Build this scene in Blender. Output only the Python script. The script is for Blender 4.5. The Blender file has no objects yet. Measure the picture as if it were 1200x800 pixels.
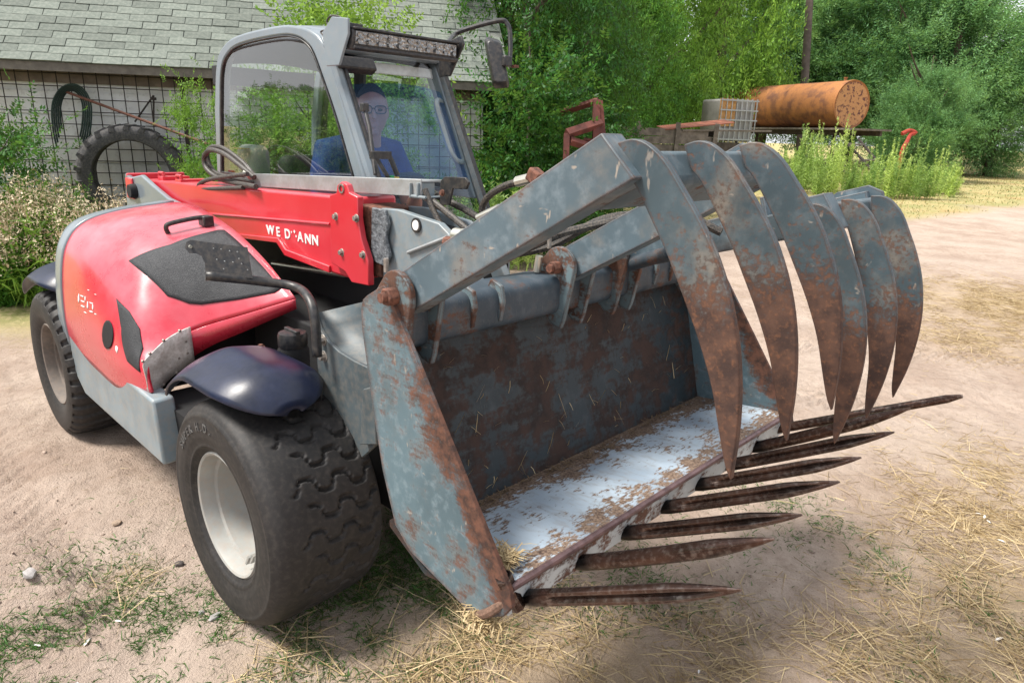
import bpy, bmesh, math, random
import numpy as np
from mathutils import Vector, Matrix

# ------------------------------------------------------------------ camera, sky, sun, exposure
scn = bpy.context.scene
COL = scn.collection
CAM = np.array([2.2251, -1.6604, 1.7661]); YAW, PITCH, ROLL, FPX = 2.3337, -0.2963, 0.0313, 801.0
def _cam_axes():
    f = np.array([math.cos(PITCH)*math.cos(YAW), math.cos(PITCH)*math.sin(YAW), math.sin(PITCH)])
    r = np.array([math.sin(YAW), -math.cos(YAW), 0.0]); u = np.cross(r, f)
    return r*math.cos(ROLL)+u*math.sin(ROLL), u*math.cos(ROLL)-r*math.sin(ROLL), f
CR, CU, CF = _cam_axes()
cam_data = bpy.data.cameras.new('camera'); cam = bpy.data.objects.new('camera', cam_data); COL.objects.link(cam)
cam_data.sensor_width = 36.0; cam_data.lens = FPX/1200*36.0; cam_data.clip_start = 0.05; cam_data.clip_end = 900
m = Matrix.Identity(4)
for i in range(3):
    m[i][0] = CR[i]; m[i][1] = CU[i]; m[i][2] = -CF[i]; m[i][3] = CAM[i]
cam.matrix_world = m
scn.camera = cam

SUN_TO = Vector((-0.38, -0.50, 1.0)).normalized()         # direction towards the sun
world = bpy.data.worlds.new('World'); scn.world = world; world.use_nodes = True
wn = world.node_tree; wn.nodes.clear()
wo = wn.nodes.new('ShaderNodeOutputWorld'); bg = wn.nodes.new('ShaderNodeBackground')
sky = wn.nodes.new('ShaderNodeTexSky'); sky.sky_type = 'NISHITA'; sky.sun_disc = False
sky.sun_elevation = math.asin(SUN_TO.z); sky.sun_rotation = math.atan2(SUN_TO.x, SUN_TO.y)
sky.dust_density = 3.0; sky.air_density = 1.0; sky.ozone_density = 1.0
# thin cloud over all of the sky: procedural noise, brighter and whiter than the clear parts
tc = wn.nodes.new('ShaderNodeTexCoord'); mp = wn.nodes.new('ShaderNodeMapping'); mp.inputs['Scale'].default_value = (1, 1, 2.6)
nz = wn.nodes.new('ShaderNodeTexNoise'); nz.inputs['Scale'].default_value = 2.2; nz.inputs['Detail'].default_value = 7
rp = wn.nodes.new('ShaderNodeValToRGB'); rp.color_ramp.elements[0].position = .34; rp.color_ramp.elements[0].color = (.45, .45, .45, 1)
rp.color_ramp.elements[1].position = .62; rp.color_ramp.elements[1].color = (1, 1, 1, 1)
mx = wn.nodes.new('ShaderNodeMixRGB'); mx.inputs[2].default_value = (9.3, 9.5, 9.9, 1)
wn.links.new(tc.outputs['Generated'], mp.inputs[0]); wn.links.new(mp.outputs[0], nz.inputs['Vector'])
wn.links.new(nz.outputs['Fac'], rp.inputs[0]); wn.links.new(rp.outputs[0], mx.inputs[0])
wn.links.new(sky.outputs[0], mx.inputs[1]); wn.links.new(mx.outputs[0], bg.inputs['Color'])
bg.inputs['Strength'].default_value = 0.065
wn.links.new(bg.outputs[0], wo.inputs['Surface'])
sd = bpy.data.lights.new('sun', 'SUN'); sd.energy = 3.0; sd.angle = math.radians(17); sd.color = (1, .95, .87)
sun = bpy.data.objects.new('sun', sd); COL.objects.link(sun); sun.rotation_euler = SUN_TO.to_track_quat('Z', 'Y').to_euler()
sun.location = (0, 0, 12)
scn.view_settings.view_transform = 'Standard'; scn.view_settings.look = 'None'
scn.view_settings.exposure = 1.08; scn.view_settings.gamma = 1.0; scn.view_settings.use_curve_mapping = False
scn.render.resolution_x = 1024; scn.render.resolution_y = 682

# ------------------------------------------------------------------ measuring helpers (metres in the machine's frame: +x ahead, +y its left, z up)
def at(px, py, ax, v):
    d = CF+CR*(px-600)/FPX-CU*(py-400)/FPX; i = 'xyz'.index(ax)
    return CAM+d*((v-CAM[i])/d[i])
def dep(px, py, d): return CAM+d*(CF+CR*(px-600)/FPX-CU*(py-400)/FPX)
def xz(pts, y): return [(float(q[0]), float(q[2])) for q in (at(a, b, 'y', y) for a, b in pts)]
def gnd(px, py): q = at(px, py, 'z', 0); return (float(q[0]), float(q[1]))
FH = np.array([math.cos(YAW), math.sin(YAW)]); RH = np.array([math.sin(YAW), -math.cos(YAW)])
def spot(right, depth): return CAM[:2]+RH*right+FH*depth
def rise(x, y):
    d = (np.asarray(x)-CAM[0])*FH[0]+(np.asarray(y)-CAM[1])*FH[1]
    return 0.0145*np.clip(d-11, 0, 45)
def col_spot(px, depth):                      # ground point under image column px at a horizontal distance
    r = (px-600)/FPX*(depth*math.cos(PITCH)+.35); return spot(r, depth)

# ------------------------------------------------------------------ mesh builder
class MB:
    def __init__(s): s.v = []; s.f = []
    def add(s, vs, fs):
        o = len(s.v); s.v += [tuple(map(float, q)) for q in vs]; s.f += [tuple(o+i for i in f) for f in fs]; return s
    def box(s, c, size, M=None):
        x, y, z = [h/2 for h in size]
        vs = [Vector((a*x, b*y, d*z)) for a in (-1, 1) for b in (-1, 1) for d in (-1, 1)]
        if M is not None: vs = [M @ q for q in vs]
        c = Vector(c); vs = [q+c for q in vs]
        return s.add(vs, [(0, 1, 3, 2), (4, 6, 7, 5), (0, 4, 5, 1), (2, 3, 7, 6), (0, 2, 6, 4), (1, 5, 7, 3)])
    def prism(s, poly, ax, a, b):
        n = len(poly)
        def P(q, h): return {'y': (q[0], h, q[1]), 'x': (h, q[0], q[1]), 'z': (q[0], q[1], h)}[ax]
        return s.add([P(q, a) for q in poly]+[P(q, b) for q in poly],
                     [tuple(range(n-1, -1, -1)), tuple(range(n, 2*n))]+[(i, (i+1) % n, n+(i+1) % n, n+i) for i in range(n)])
    def tube(s, pts, r, n=10, caps=True):
        pts = [Vector(p) for p in pts]; k = len(pts); rs = r if isinstance(r, (list, tuple)) else [r]*k
        tg = [(pts[min(i+1, k-1)]-pts[max(i-1, 0)]).normalized() for i in range(k)]
        a = Vector((0, 0, 1)) if abs(tg[0].z) < .9 else Vector((1, 0, 0)); nrm = tg[0].cross(a).normalized(); vs = []
        for i in range(k):
            nrm = (nrm-tg[i]*nrm.dot(tg[i])).normalized(); b = tg[i].cross(nrm)
            vs += [pts[i]+(nrm*math.cos(2*math.pi*j/n)+b*math.sin(2*math.pi*j/n))*rs[i] for j in range(n)]
        fs = [(i*n+j, i*n+(j+1) % n, (i+1)*n+(j+1) % n, (i+1)*n+j) for i in range(k-1) for j in range(n)]
        if caps: fs += [tuple(range(n-1, -1, -1)), tuple(range((k-1)*n, k*n))]
        return s.add(vs, fs)
    def lathe(s, prof, c, ax, n=32, closed=False):
        c = Vector(c); vs = []
        for r, h in prof:
            for j in range(n):
                t = 2*math.pi*j/n; a, b = r*math.cos(t), r*math.sin(t)
                vs.append(c+Vector({'y': (a, h, b), 'x': (h, a, b), 'z': (a, b, h)}[ax]))
        k = len(prof); fs = [(i*n+j, i*n+(j+1) % n, (i+1)*n+(j+1) % n, (i+1)*n+j) for i in range(k-1) for j in range(n)]
        if closed: fs += [((k-1)*n+j, (k-1)*n+(j+1) % n, (j+1) % n, j) for j in range(n)]
        return s.add(vs, fs)
    def grid(s, G):                                  # G: array (a, b, 3)
        a, b = G.shape[:2]
        return s.add(G.reshape(-1, 3), [(i*b+j, (i+1)*b+j, (i+1)*b+j+1, i*b+j+1) for i in range(a-1) for j in range(b-1)])
    def build(s, name, mat, parent=None, bevel=0, solid=0, ang=35, local=False, loc=None, seg=2):
        me = bpy.data.meshes.new(name)
        off = Vector((0, 0, 0))
        if parent is not None and not local: off = origin(parent)
        me.from_pydata([Vector(q)-off for q in s.v], [], s.f)
        bm = bmesh.new(); bm.from_mesh(me); bmesh.ops.recalc_face_normals(bm, faces=bm.faces); bm.to_mesh(me); bm.free()
        me.polygons.foreach_set('use_smooth', [True]*len(me.polygons)); me.set_sharp_from_angle(angle=math.radians(ang))
        o = bpy.data.objects.new(name, me); COL.objects.link(o); me.materials.append(mat)
        if parent is not None: o.parent = parent
        if loc is not None: o.location = loc
        if solid:
            md = o.modifiers.new('solidify', 'SOLIDIFY'); md.thickness = solid; md.offset = -1
        if bevel:
            md = o.modifiers.new('bevel', 'BEVEL'); md.width = bevel; md.segments = seg; md.limit_method = 'ANGLE'; md.angle_limit = math.radians(40)
            md.harden_normals = False
        return o
def origin(o):
    v = Vector((0, 0, 0))
    while o is not None: v += o.location; o = o.parent
    return v
def thing(name, label, cat, loc, rz=0, group=None):
    o = bpy.data.objects.new(name, None); COL.objects.link(o); o.location = loc; o.rotation_euler = (0, 0, rz); o.empty_display_size = .1
    return tag(o, label, cat, group)
def tag(o, label=None, cat=None, group=None, kind=None):
    if label: o['label'] = label
    if cat: o['category'] = cat
    if group: o['group'] = group
    if kind: o['kind'] = kind
    return o
def copy_tree(o, parent=None):
    c = o.copy(); COL.objects.link(c); c.parent = parent
    for ch in [x for x in bpy.data.objects if x.parent == o]: copy_tree(ch, c)
    return c
def inst(name, src, parent, loc, rot=None):
    o = bpy.data.objects.new(name, src.data if hasattr(src, 'data') else src); COL.objects.link(o); o.parent = parent; o.location = loc
    if rot is not None: o.rotation_euler = rot
    return o
def np_mesh(name, V, Fc, mat, smooth=False):
    me = bpy.data.meshes.new(name); k = Fc.shape[1]
    me.vertices.add(len(V)); me.vertices.foreach_set('co', np.ascontiguousarray(V, dtype=np.float32).ravel())
    me.loops.add(Fc.size); me.loops.foreach_set('vertex_index', np.ascontiguousarray(Fc, dtype=np.int32).ravel())
    me.polygons.add(len(Fc)); me.polygons.foreach_set('loop_start', np.arange(0, Fc.size, k, dtype=np.int32))
    me.update(calc_edges=True)
    if smooth: me.polygons.foreach_set('use_smooth', np.ones(len(Fc), dtype=bool))
    me.materials.append(mat); me.validate(); return me
def hexa(mb, c, r, h, ax):
    return mb.lathe([(0, -h/2), (r, -h/2), (r, h/2), (0, h/2)], c, ax, 6)
def bolt(parent, c, r, h, ax, mat, name='bolt', washer=True):
    mb = MB(); c = Vector(c); hexa(mb, c, r, h, ax)
    if washer: 
        mb.lathe([(0, -.0025), (r*1.5, -.0025), (r*1.5, .0025), (0, .0025)], c-Vector({'y': (0, -1, 0), 'x': (1, 0, 0), 'z': (0, 0, 1)}[ax])*(h*.5), ax, 16)
    return mb.build(name, mat, parent, bevel=r*.12)
def smooth_path(pts, n=8):
    P = [Vector(p) for p in pts]; P = [P[0]*2-P[1]]+P+[P[-1]*2-P[-2]]; out = []
    for i in range(1, len(P)-2):
        for k in range(n):
            t = k/n; a, b, c, d = P[i-1], P[i], P[i+1], P[i+2]
            out.append(.5*((2*b)+(c-a)*t+(2*a-5*b+4*c-d)*t*t+(3*b-a-3*c+d)*t**3))
    return out+[P[-2]]

# ------------------------------------------------------------------ materials
class Nt:
    def __init__(s, name):
        s.m = bpy.data.materials.new(name); s.m.use_nodes = True; s.t = s.m.node_tree; s.t.nodes.clear()
        s.out = s.t.nodes.new('ShaderNodeOutputMaterial'); s.tc = s.t.nodes.new('ShaderNodeTexCoord'); s.co = s.tc.outputs['Object']
    def n(s, kind, **kw):
        nd = s.t.nodes.new('ShaderNode'+kind)
        for k, v in kw.items(): setattr(nd, k, v)
        return nd
    def put(s, sock, v):
        if hasattr(v, 'is_linked') or isinstance(v, bpy.types.NodeSocket): s.t.links.new(v, sock)
        elif isinstance(v, (tuple, list)) and len(v) == 3 and sock.type == 'RGBA': sock.default_value = (*v, 1)
        else: sock.default_value = v
    def map(s, scale=(1, 1, 1), rot=(0, 0, 0), loc=(0, 0, 0), co=None):
        nd = s.n('Mapping'); s.put(nd.inputs[0], co or s.co); nd.inputs['Scale'].default_value = scale; nd.inputs['Rotation'].default_value = rot; nd.inputs['Location'].default_value = loc
        return nd.outputs[0]
    def noise(s, scale, detail=5, rough=.6, co=None, dist=0, off=None):
        nd = s.n('TexNoise'); s.put(nd.inputs['Vector'], co or (s.map(loc=off) if off else s.co)); nd.inputs['Scale'].default_value = scale
        nd.inputs['Detail'].default_value = detail; nd.inputs['Roughness'].default_value = rough; nd.inputs['Distortion'].default_value = dist; return nd.outputs['Fac']
    def voro(s, scale, co=None, feature='F1', out='Distance'):
        nd = s.n('TexVoronoi', feature=feature); s.put(nd.inputs['Vector'], co or s.co); nd.inputs['Scale'].default_value = scale; return nd.outputs[out]
    def ramp(s, fac, a, b, ca=0, cb=1):
        nd = s.n('MapRange', interpolation_type='SMOOTHSTEP'); s.put(nd.inputs[0], fac); nd.inputs[1].default_value = a; nd.inputs[2].default_value = b
        nd.inputs[3].default_value = ca; nd.inputs[4].default_value = cb; return nd.outputs[0]
    def math(s, op, a, b=0.0, clamp=False):
        nd = s.n('Math', operation=op, use_clamp=clamp); s.put(nd.inputs[0], a); s.put(nd.inputs[1], b); return nd.outputs[0]
    def mix(s, f, a, b, mode='MIX'):
        nd = s.n('MixRGB', blend_type=mode); s.put(nd.inputs[0], f); s.put(nd.inputs[1], a); s.put(nd.inputs[2], b); return nd.outputs[0]
    def mixf(s, f, a, b):
        nd = s.n('Mix'); s.put(nd.inputs[0], f); s.put(nd.inputs[2], a); s.put(nd.inputs[3], b); return nd.outputs[0]
    def sep(s, co=None):
        nd = s.n('SeparateXYZ'); s.put(nd.inputs[0], co or s.co); return nd.outputs
    def attr(s, name):
        nd = s.n('Attribute'); nd.attribute_name = name; return nd.outputs['Fac']
    def edge(s, radius):                                # 1 along worn edges
        b = s.n('Bevel', samples=4); b.inputs['Radius'].default_value = radius; g = s.n('NewGeometry')
        d = s.n('VectorMath', operation='DOT_PRODUCT'); s.put(d.inputs[0], b.outputs[0]); s.put(d.inputs[1], g.outputs['Normal'])
        return s.ramp(d.outputs['Value'], .985, .80)
    def bump(s, h, strength=.3, dist=.01):
        nd = s.n('Bump'); s.put(nd.inputs['Height'], h); nd.inputs['Strength'].default_value = strength; nd.inputs['Distance'].default_value = dist; return nd.outputs[0]
    def pbr(s, color, rough=.6, metal=0.0, normal=None, coat=0, spec=None, trans=None, alpha=None, sheen=None):
        b = s.n('BsdfPrincipled'); s.put(b.inputs['Base Color'], color); s.put(b.inputs['Roughness'], rough); s.put(b.inputs['Metallic'], metal)
        if normal is not None: s.put(b.inputs['Normal'], normal)
        if coat: b.inputs['Coat Weight'].default_value = coat; b.inputs['Coat Roughness'].default_value = .12
        if spec is not None: b.inputs['Specular IOR Level'].default_value = spec
        s.t.links.new(b.outputs[0], s.out.inputs[0]); s.b = b; return s.m

RUST_A, RUST_B, RUST_O = (.045, .024, .019), (.115, .055, .036), (.22, .095, .045)
def steel(name, paint=(.115, .165, .19), rust=.5, edge_r=.012, fade=.4, tipz=None, dust=.3, rough=.5, orange=.4, scratch=.5, sc=1.0, front=None, soft=0.0, ra=RUST_A, rb=RUST_B):
    k = Nt(name); raw = k.co
    oi = k.n('ObjectInfo'); va = k.n('VectorMath', operation='ADD'); k.put(va.inputs[0], k.co); cb = k.n('CombineXYZ')
    for q_ in range(3): k.put(cb.inputs[q_], k.math('MULTIPLY', oi.outputs['Random'], 7.0+3*q_))
    k.put(va.inputs[1], cb.outputs[0]); k.co = va.outputs[0]
    n1 = k.noise(7*sc, 8, .62); n2 = k.noise(22*sc, 6, .6, off=(3, 1, 2)); n3 = k.noise(90*sc, 4, .6, off=(1, 7, 2)); n0 = k.noise(2.2*sc, 4, .55, off=(9, 2, 5))
    base = k.mix(k.ramp(n0, .3, .7), tuple(c*.80 for c in paint), tuple(c*1.18 for c in paint))
    base = k.mix(k.math('MULTIPLY', k.ramp(n2, .45, .72), fade), base, tuple(min(1, c*1.25+.07) for c in paint))
    # dust and fine scratches
    sx = k.noise(34, 3, .5, co=k.map((1.2, 24, .5), (.3, .5, .9))); sy = k.noise(34, 3, .5, co=k.map((.5, 20, 1.2), (1.2, .1, .4), (4, 4, 1)))
    scr = k.math('MAXIMUM', k.ramp(sx, .68, .73), k.ramp(sy, .68, .73))
    base = k.mix(k.math('MULTIPLY', scr, scratch), base, (.36, .31, .26))
    base = k.mix(k.math('MULTIPLY', k.ramp(n1, .45, .75), dust), base, (.30, .24, .18))
    rc = k.mix(k.ramp(n2, .35, .65), ra, rb); rc = k.mix(k.math('MULTIPLY', k.ramp(n3, .5, .75), orange), rc, RUST_O)
    st1 = k.noise(16*sc, 5, .65, co=k.map((.5, .5, 3.2), (.2, .55, .3)))
    mask = k.math('ADD', k.math('ADD', k.math('MULTIPLY', n1, .42), k.math('MULTIPLY', n2, .22)), k.math('ADD', k.math('MULTIPLY', n3, .16), k.math('MULTIPLY', st1, .20)))
    bias = 1.0-rust
    if edge_r: mask = k.math('ADD', mask, k.math('MULTIPLY', k.edge(edge_r), .34))
    if front is not None:                               # wear along a scraped edge: (point, unit normal) in the plate's plane, x and z
        X_, Y_, Z_ = k.sep(raw)[:3]; dd1 = k.math('ADD', k.math('MULTIPLY', k.math('SUBTRACT', X_, front[0]), front[2]), k.math('MULTIPLY', k.math('SUBTRACT', Z_, front[1]), front[3]))
        mask = k.math('ADD', mask, k.math('MULTIPLY', k.ramp(dd1, -.105, -.01, 0, .17), k.ramp(Z_, .75, .25, .35, 1)))
    if tipz is not None:
        z = k.sep(raw)[2]; mask = k.math('ADD', k.math('ADD', mask, k.ramp(z, tipz[0], tipz[1], 0, .50)), k.math('MULTIPLY', k.math('SUBTRACT', n3, .5), .5))
    r = k.ramp(mask, .30+.36*bias-soft-.015, .33+.37*bias+soft+.02)
    base = k.mix(k.math('MULTIPLY', k.ramp(mask, .27+.35*bias, .33+.37*bias), .35), base, tuple(.5*a_+.25*b_ for a_, b_ in zip(paint, rb)))
    colr = k.mix(r, base, rc)
    h = k.math('ADD', k.math('MULTIPLY', r, -.6), k.math('MULTIPLY', n3, k.mixf(r, .12, .6)))
    return k.pbr(colr, k.mixf(r, k.mixf(n2, rough-.1, rough+.15), .8), k.mixf(r, .0, .1), k.bump(h, .35, .004))
def plain(name, color, rough=.6, metal=0.0, var=.25, scale=9, bumps=.15, coat=0, dust=0.0, dcol=(.36, .29, .22), bd=.004, spec=None):
    k = Nt(name); n1 = k.noise(scale, 6, .6); n2 = k.noise(scale*6, 4, .6, off=(2, 5, 1))
    c = k.mix(k.ramp(n1, .3, .7), tuple(v*(1-var) for v in color), tuple(min(1, v*(1+var)) for v in color))
    if dust: c = k.mix(k.math('MULTIPLY', k.ramp(n2, .35, .75), dust), c, dcol)
    return k.pbr(c, k.mixf(n1, max(.05, rough-.1), min(1, rough+.1)), metal, k.bump(n2, bumps, bd) if bumps else None, coat, spec)
def red_paint(name, color, pink_top, rough=.32, chips=.5):
    k = Nt(name); n1 = k.noise(5, 7, .6); n2 = k.noise(40, 5, .6, off=(2, 2, 7)); n3 = k.noise(1.6, 3, .5, off=(5, 1, 1))
    c = k.mix(k.ramp(n3, .3, .7), tuple(v*.88 for v in color), color)
    gn = k.n('NewGeometry'); up_ = k.ramp(k.sep(gn.outputs['Normal'])[2], .1, .9)
    c = k.mix(k.math('MULTIPLY', k.math('MULTIPLY', k.ramp(n1, .15, 1.0), k.math('ADD', k.math('MULTIPLY', up_, .75), .25)), pink_top), c, (.74, .40, .45))  # pale pink mixed in, strongest on upward faces
    ch = k.math('MULTIPLY', k.ramp(k.math('ADD', n2, k.math('MULTIPLY', k.edge(.006), .12)), .70, .73), chips)
    c = k.mix(ch, c, (.10, .06, .05))
    return k.pbr(c, k.mixf(n1, rough-.06, rough+.16), 0, k.bump(n2, .06, .002), .5)
def leafy(name, a, b, c, trans=.35):
    k = Nt(name); g = k.n('NewGeometry'); oi = k.n('ObjectInfo')
    rnd = g.outputs['Random Per Island']; n1 = k.noise(1.3, 3, .5)
    col = k.mix(k.ramp(rnd, 0, .8), a, b); col = k.mix(k.math('MULTIPLY', k.ramp(n1, .48, .68), .7), col, c)
    hs = k.n('HueSaturation'); s = hs.inputs
    k.put(s['Color'], col); k.put(s['Hue'], k.ramp(oi.outputs['Random'], 0, 1, .475, .515)); k.put(s['Value'], k.math('MULTIPLY', k.ramp(oi.outputs['Random'], 1, 0, .80, 1.35), k.ramp(g.outputs['Random Per Island'], 0, 1, .75, 1.4)))
    d = k.n('BsdfPrincipled'); k.put(d.inputs['Base Color'], hs.outputs[0]); d.inputs['Roughness'].default_value = .5; d.inputs['Specular IOR Level'].default_value = .3
    t = k.n('BsdfTranslucent'); k.put(t.inputs[0], k.mix(.5, hs.outputs[0], (.22, .34, .05), 'MIX'))
    mixn = k.n('MixShader'); mixn.inputs[0].default_value = trans; k.t.links.new(d.outputs[0], mixn.inputs[1]); k.t.links.new(t.outputs[0], mixn.inputs[2])
    k.t.links.new(mixn.outputs[0], k.out.inputs[0]); return k.m
def glass(name, tint, f0=.06, extra=.0):
    k = Nt(name); tr = k.n('BsdfTransparent'); tr.inputs[0].default_value = (*tint, 1)
    gl = k.n('BsdfGlossy'); gl.inputs['Roughness'].default_value = .01
    lw = k.n('LayerWeight'); lw.inputs[0].default_value = .5
    fr = k.math('ADD', k.math('MULTIPLY', k.math('POWER', lw.outputs['Facing'], 4.0), .85), f0, True)
    dirt = k.n('BsdfDiffuse'); dirt.inputs[0].default_value = (.5, .47, .42, 1)
    a = k.n('MixShader'); k.put(a.inputs[0], fr); k.t.links.new(tr.outputs[0], a.inputs[1]); k.t.links.new(gl.outputs[0], a.inputs[2])
    b = k.n('MixShader'); k.put(b.inputs[0], k.math('MULTIPLY', k.ramp(k.noise(11, 7, .7), .35, .8), extra)); k.t.links.new(a.outputs[0], b.inputs[1]); k.t.links.new(dirt.outputs[0], b.inputs[2])
    k.t.links.new(b.outputs[0], k.out.inputs[0]); return k.m

M = {}
M['red'] = red_paint('red_hood_paint', (.58, .014, .040), .60, .24)
M['boomred'] = red_paint('red_boom_paint', (.62, .011, .028), .30, .34, .6)
M['grey'] = plain('grey_machine_paint', (.20, .25, .28), .45, 0, .15, 6, .08, 0, .35)
M['cabgrey'] = plain('grey_cab_paint', (.18, .22, .25), .32, 0, .08, 4, .04, .3, .12)
M['dark'] = plain('dark_underframe', (.008, .008, .009), .8, 0, .3, 9, .2, 0, .0)
M['frame'] = plain('dark_grey_frame_paint', (.065, .085, .095), .5, 0, .2, 6, .1, 0, .4, (.2, .17, .14))
M['blackpl'] = plain('black_plastic', (.014, .015, .018), .42, 0, .3, 9, .1, 0, .12)
M['rubber'] = plain('hose_rubber', (.016, .016, .017), .55, 0, .3, 30, .2, 0, .3, bd=.002)
M['chrome'] = plain('zinc_fitting', (.62, .60, .52), .3, .8, .1, 9, .05)
M['boltrust'] = plain('rusty_bolt', (.15, .062, .04), .75, .1, .5, 60, .5)
M['boltsteel'] = plain('bolt_steel', (.33, .30, .27), .5, .7, .3, 50, .2)
M['white'] = plain('worn_white_print', (.78, .76, .74), .6, 0, .08, 40, .05)
M['alu'] = plain('bare_metal_patch', (.62, .60, .57), .5, .1, .25, 14, .15, 0, .5, (.30, .24, .19))
M['rail'] = plain('galvanised_rail', (.36, .38, .39), .45, .4, .15, 12, .1, 0, .35, (.30, .25, .2))
M['steel'] = steel('grapple_blue_grey_paint', rust=.36, fade=.6, dust=.35, paint=(.080,.115,.135))
M['steel_arm'] = steel('grapple_arm_paint', rust=.27, fade=.8, dust=.5, edge_r=.012, scratch=.8, paint=(.082,.12,.145))
M['steel_plate'] = steel('side_plate_paint', rust=.31, front=(.143, .160, .8146, .5800), fade=.8, dust=.3, edge_r=.03, orange=.35, soft=.03, sc=1.4, scratch=.7, paint=(.090,.142,.168), rb=(.14, .062, .04))
M['finger'] = steel('finger_paint', rust=.20, tipz=(.24, -.06), edge_r=.014, orange=.5, dust=.6, soft=.085, paint=(.042,.066,.080), rb=(.10, .05, .033))
M['inner'] = steel('shaded_bucket_paint', paint=(.016, .027, .034), rust=.50, edge_r=0, dust=.12, orange=.0, scratch=.2, sc=.7, ra=(.020, .012, .010), rb=(.050, .026, .019), soft=.008)  # paint and rust darkened, putting the bucket's inner shade into the colour
M['tubepaint'] = steel('bucket_beam_paint', paint=(.030, .046, .062), rust=.33, edge_r=.01, dust=.25, orange=.3, scratch=.4)
M['lugmat'] = steel('lug_paint', paint=(.12, .17, .19), rust=.46, edge_r=.014, dust=.3, orange=.5)
# more materials
def mat_floorplate():
    k = Nt('bucket_floor_paint'); x = k.sep()[0]
    n1 = k.noise(9, 8, .65); n2 = k.noise(45, 6, .65, co=k.map((1.8, .7, 1), (0, 0, .5))); n3 = k.noise(130, 4, .6, off=(3, 3, 3)); n4 = k.noise(3, 3, .5, off=(7, 1, 0))
    base = k.mix(k.ramp(n4, .3, .7), (.24, .30, .37), (.42, .50, .58)); base = k.mix(k.math('MULTIPLY', k.ramp(n1, .5, .8), .6), base, (.33, .40, .45))
    edge = k.math('ADD', k.ramp(x, -.10, -.33, 0, .22), k.ramp(x, .02, .09, 0, .10))
    msk = k.math('ADD', k.math('ADD', k.math('MULTIPLY', n1, .5), k.math('MULTIPLY', n2, .5)), edge)
    sw = k.noise(26, 5, .6, co=k.map((.6, 1.7, 1), (0, 0, .35))); base = k.mix(k.math('MULTIPLY', k.ramp(sw, .46, .70), .5), base, (.23, .22, .21)); r = k.ramp(msk, .525, .585); rc = k.mix(k.ramp(n3, .35, .65), (.07, .042, .032), (.24, .17, .12))
    return k.pbr(k.mix(r, base, rc), k.mixf(r, .38, .8), 0, k.bump(k.math('MULTIPLY', r, -1), .4, .003))
M['floorplate'] = mat_floorplate()
def mat_tine():
    k = Nt('tine_rusty_steel'); x = k.sep()[0]; n1 = k.noise(18, 7, .6, co=k.map((.3, 1, 1))); n2 = k.noise(70, 5, .6)
    c = k.mix(k.ramp(n1, .3, .7), (.030, .022, .021), (.105, .058, .044)); c = k.mix(k.math('MULTIPLY', k.ramp(n2, .45, .7), .45), c, (.30, .26, .24))
    c = k.mix(k.ramp(x, .10, .03), c, (.018, .016, .016))
    eg = k.edge(.006); c = k.mix(k.math('MULTIPLY', eg, .6), c, (.30, .23, .2))
    return k.pbr(c, k.mixf(n1, .16, .38), .85, k.bump(n2, .25, .002))
M['tine'] = mat_tine()
def mat_tyre():  # rubber greyed with dust, more in the grooves
    k = Nt('dusty_tyre_rubber'); n1 = k.noise(5, 6, .6); n2 = k.noise(60, 5, .6)
    c = k.mix(k.ramp(n1, .3, .7), (.010, .0095, .010), (.022, .020, .020)); c = k.mix(k.math('MULTIPLY', k.ramp(n2, .4, .75), .16), c, (.15, .125, .105))
    g = k.attr('groove'); c = k.mix(k.math('MULTIPLY', g, .15), c, (.10, .085, .07))
    return k.pbr(c, k.mixf(n1, .55, .75), 0, k.bump(n2, .15, .002))
M['tyre'] = mat_tyre()
M['rim_dull'] = plain('dusty_dull_rim', (.15, .13, .115), .8, 0, .25, 7, .1, 0, .5, (.25, .19, .15))
M['letter_rubber'] = plain('raised_letter_rubber', (.085, .082, .08), .7)
M['rim'] = plain('pale_grey_rim', (.33, .335, .32), .5, 0, .12, 7, .08, 0, .45, (.38, .30, .24))
M['fender'] = plain('navy_fender_plastic', (.006, .011, .034), .36, 0, .35, 8, .12, 0, .05, (.14, .13, .15))
M['interior'] = plain('cab_interior', (.02, .02, .022), .7, 0, .2, 6, .1)
M['consol'] = plain('beige_cover', (.42, .42, .38), .5, 0, .08, 6, .05)
M['windshield'] = glass('clear_windscreen_glass', (.92, .96, .96), .035, .015)
M['sideglass'] = glass('dusty_side_glass', (.76, .84, .80), .21, .03)
def mat_blue_reflect():  # blue tint and diffuse paint the sky's reflection in the windscreen
    k = Nt('painted_blue_reflection'); tr = k.n('BsdfTransparent'); tr.inputs[0].default_value = (.50, .71, 1, 1)
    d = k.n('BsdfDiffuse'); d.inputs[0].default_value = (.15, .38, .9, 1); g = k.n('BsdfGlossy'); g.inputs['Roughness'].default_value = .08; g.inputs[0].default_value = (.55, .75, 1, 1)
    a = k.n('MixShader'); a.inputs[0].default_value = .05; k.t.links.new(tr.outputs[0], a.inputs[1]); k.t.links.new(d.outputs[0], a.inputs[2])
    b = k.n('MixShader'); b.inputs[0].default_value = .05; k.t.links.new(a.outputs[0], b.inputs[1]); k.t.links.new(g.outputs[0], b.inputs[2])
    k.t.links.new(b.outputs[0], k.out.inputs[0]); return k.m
M['blue_reflect'] = mat_blue_reflect()

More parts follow.
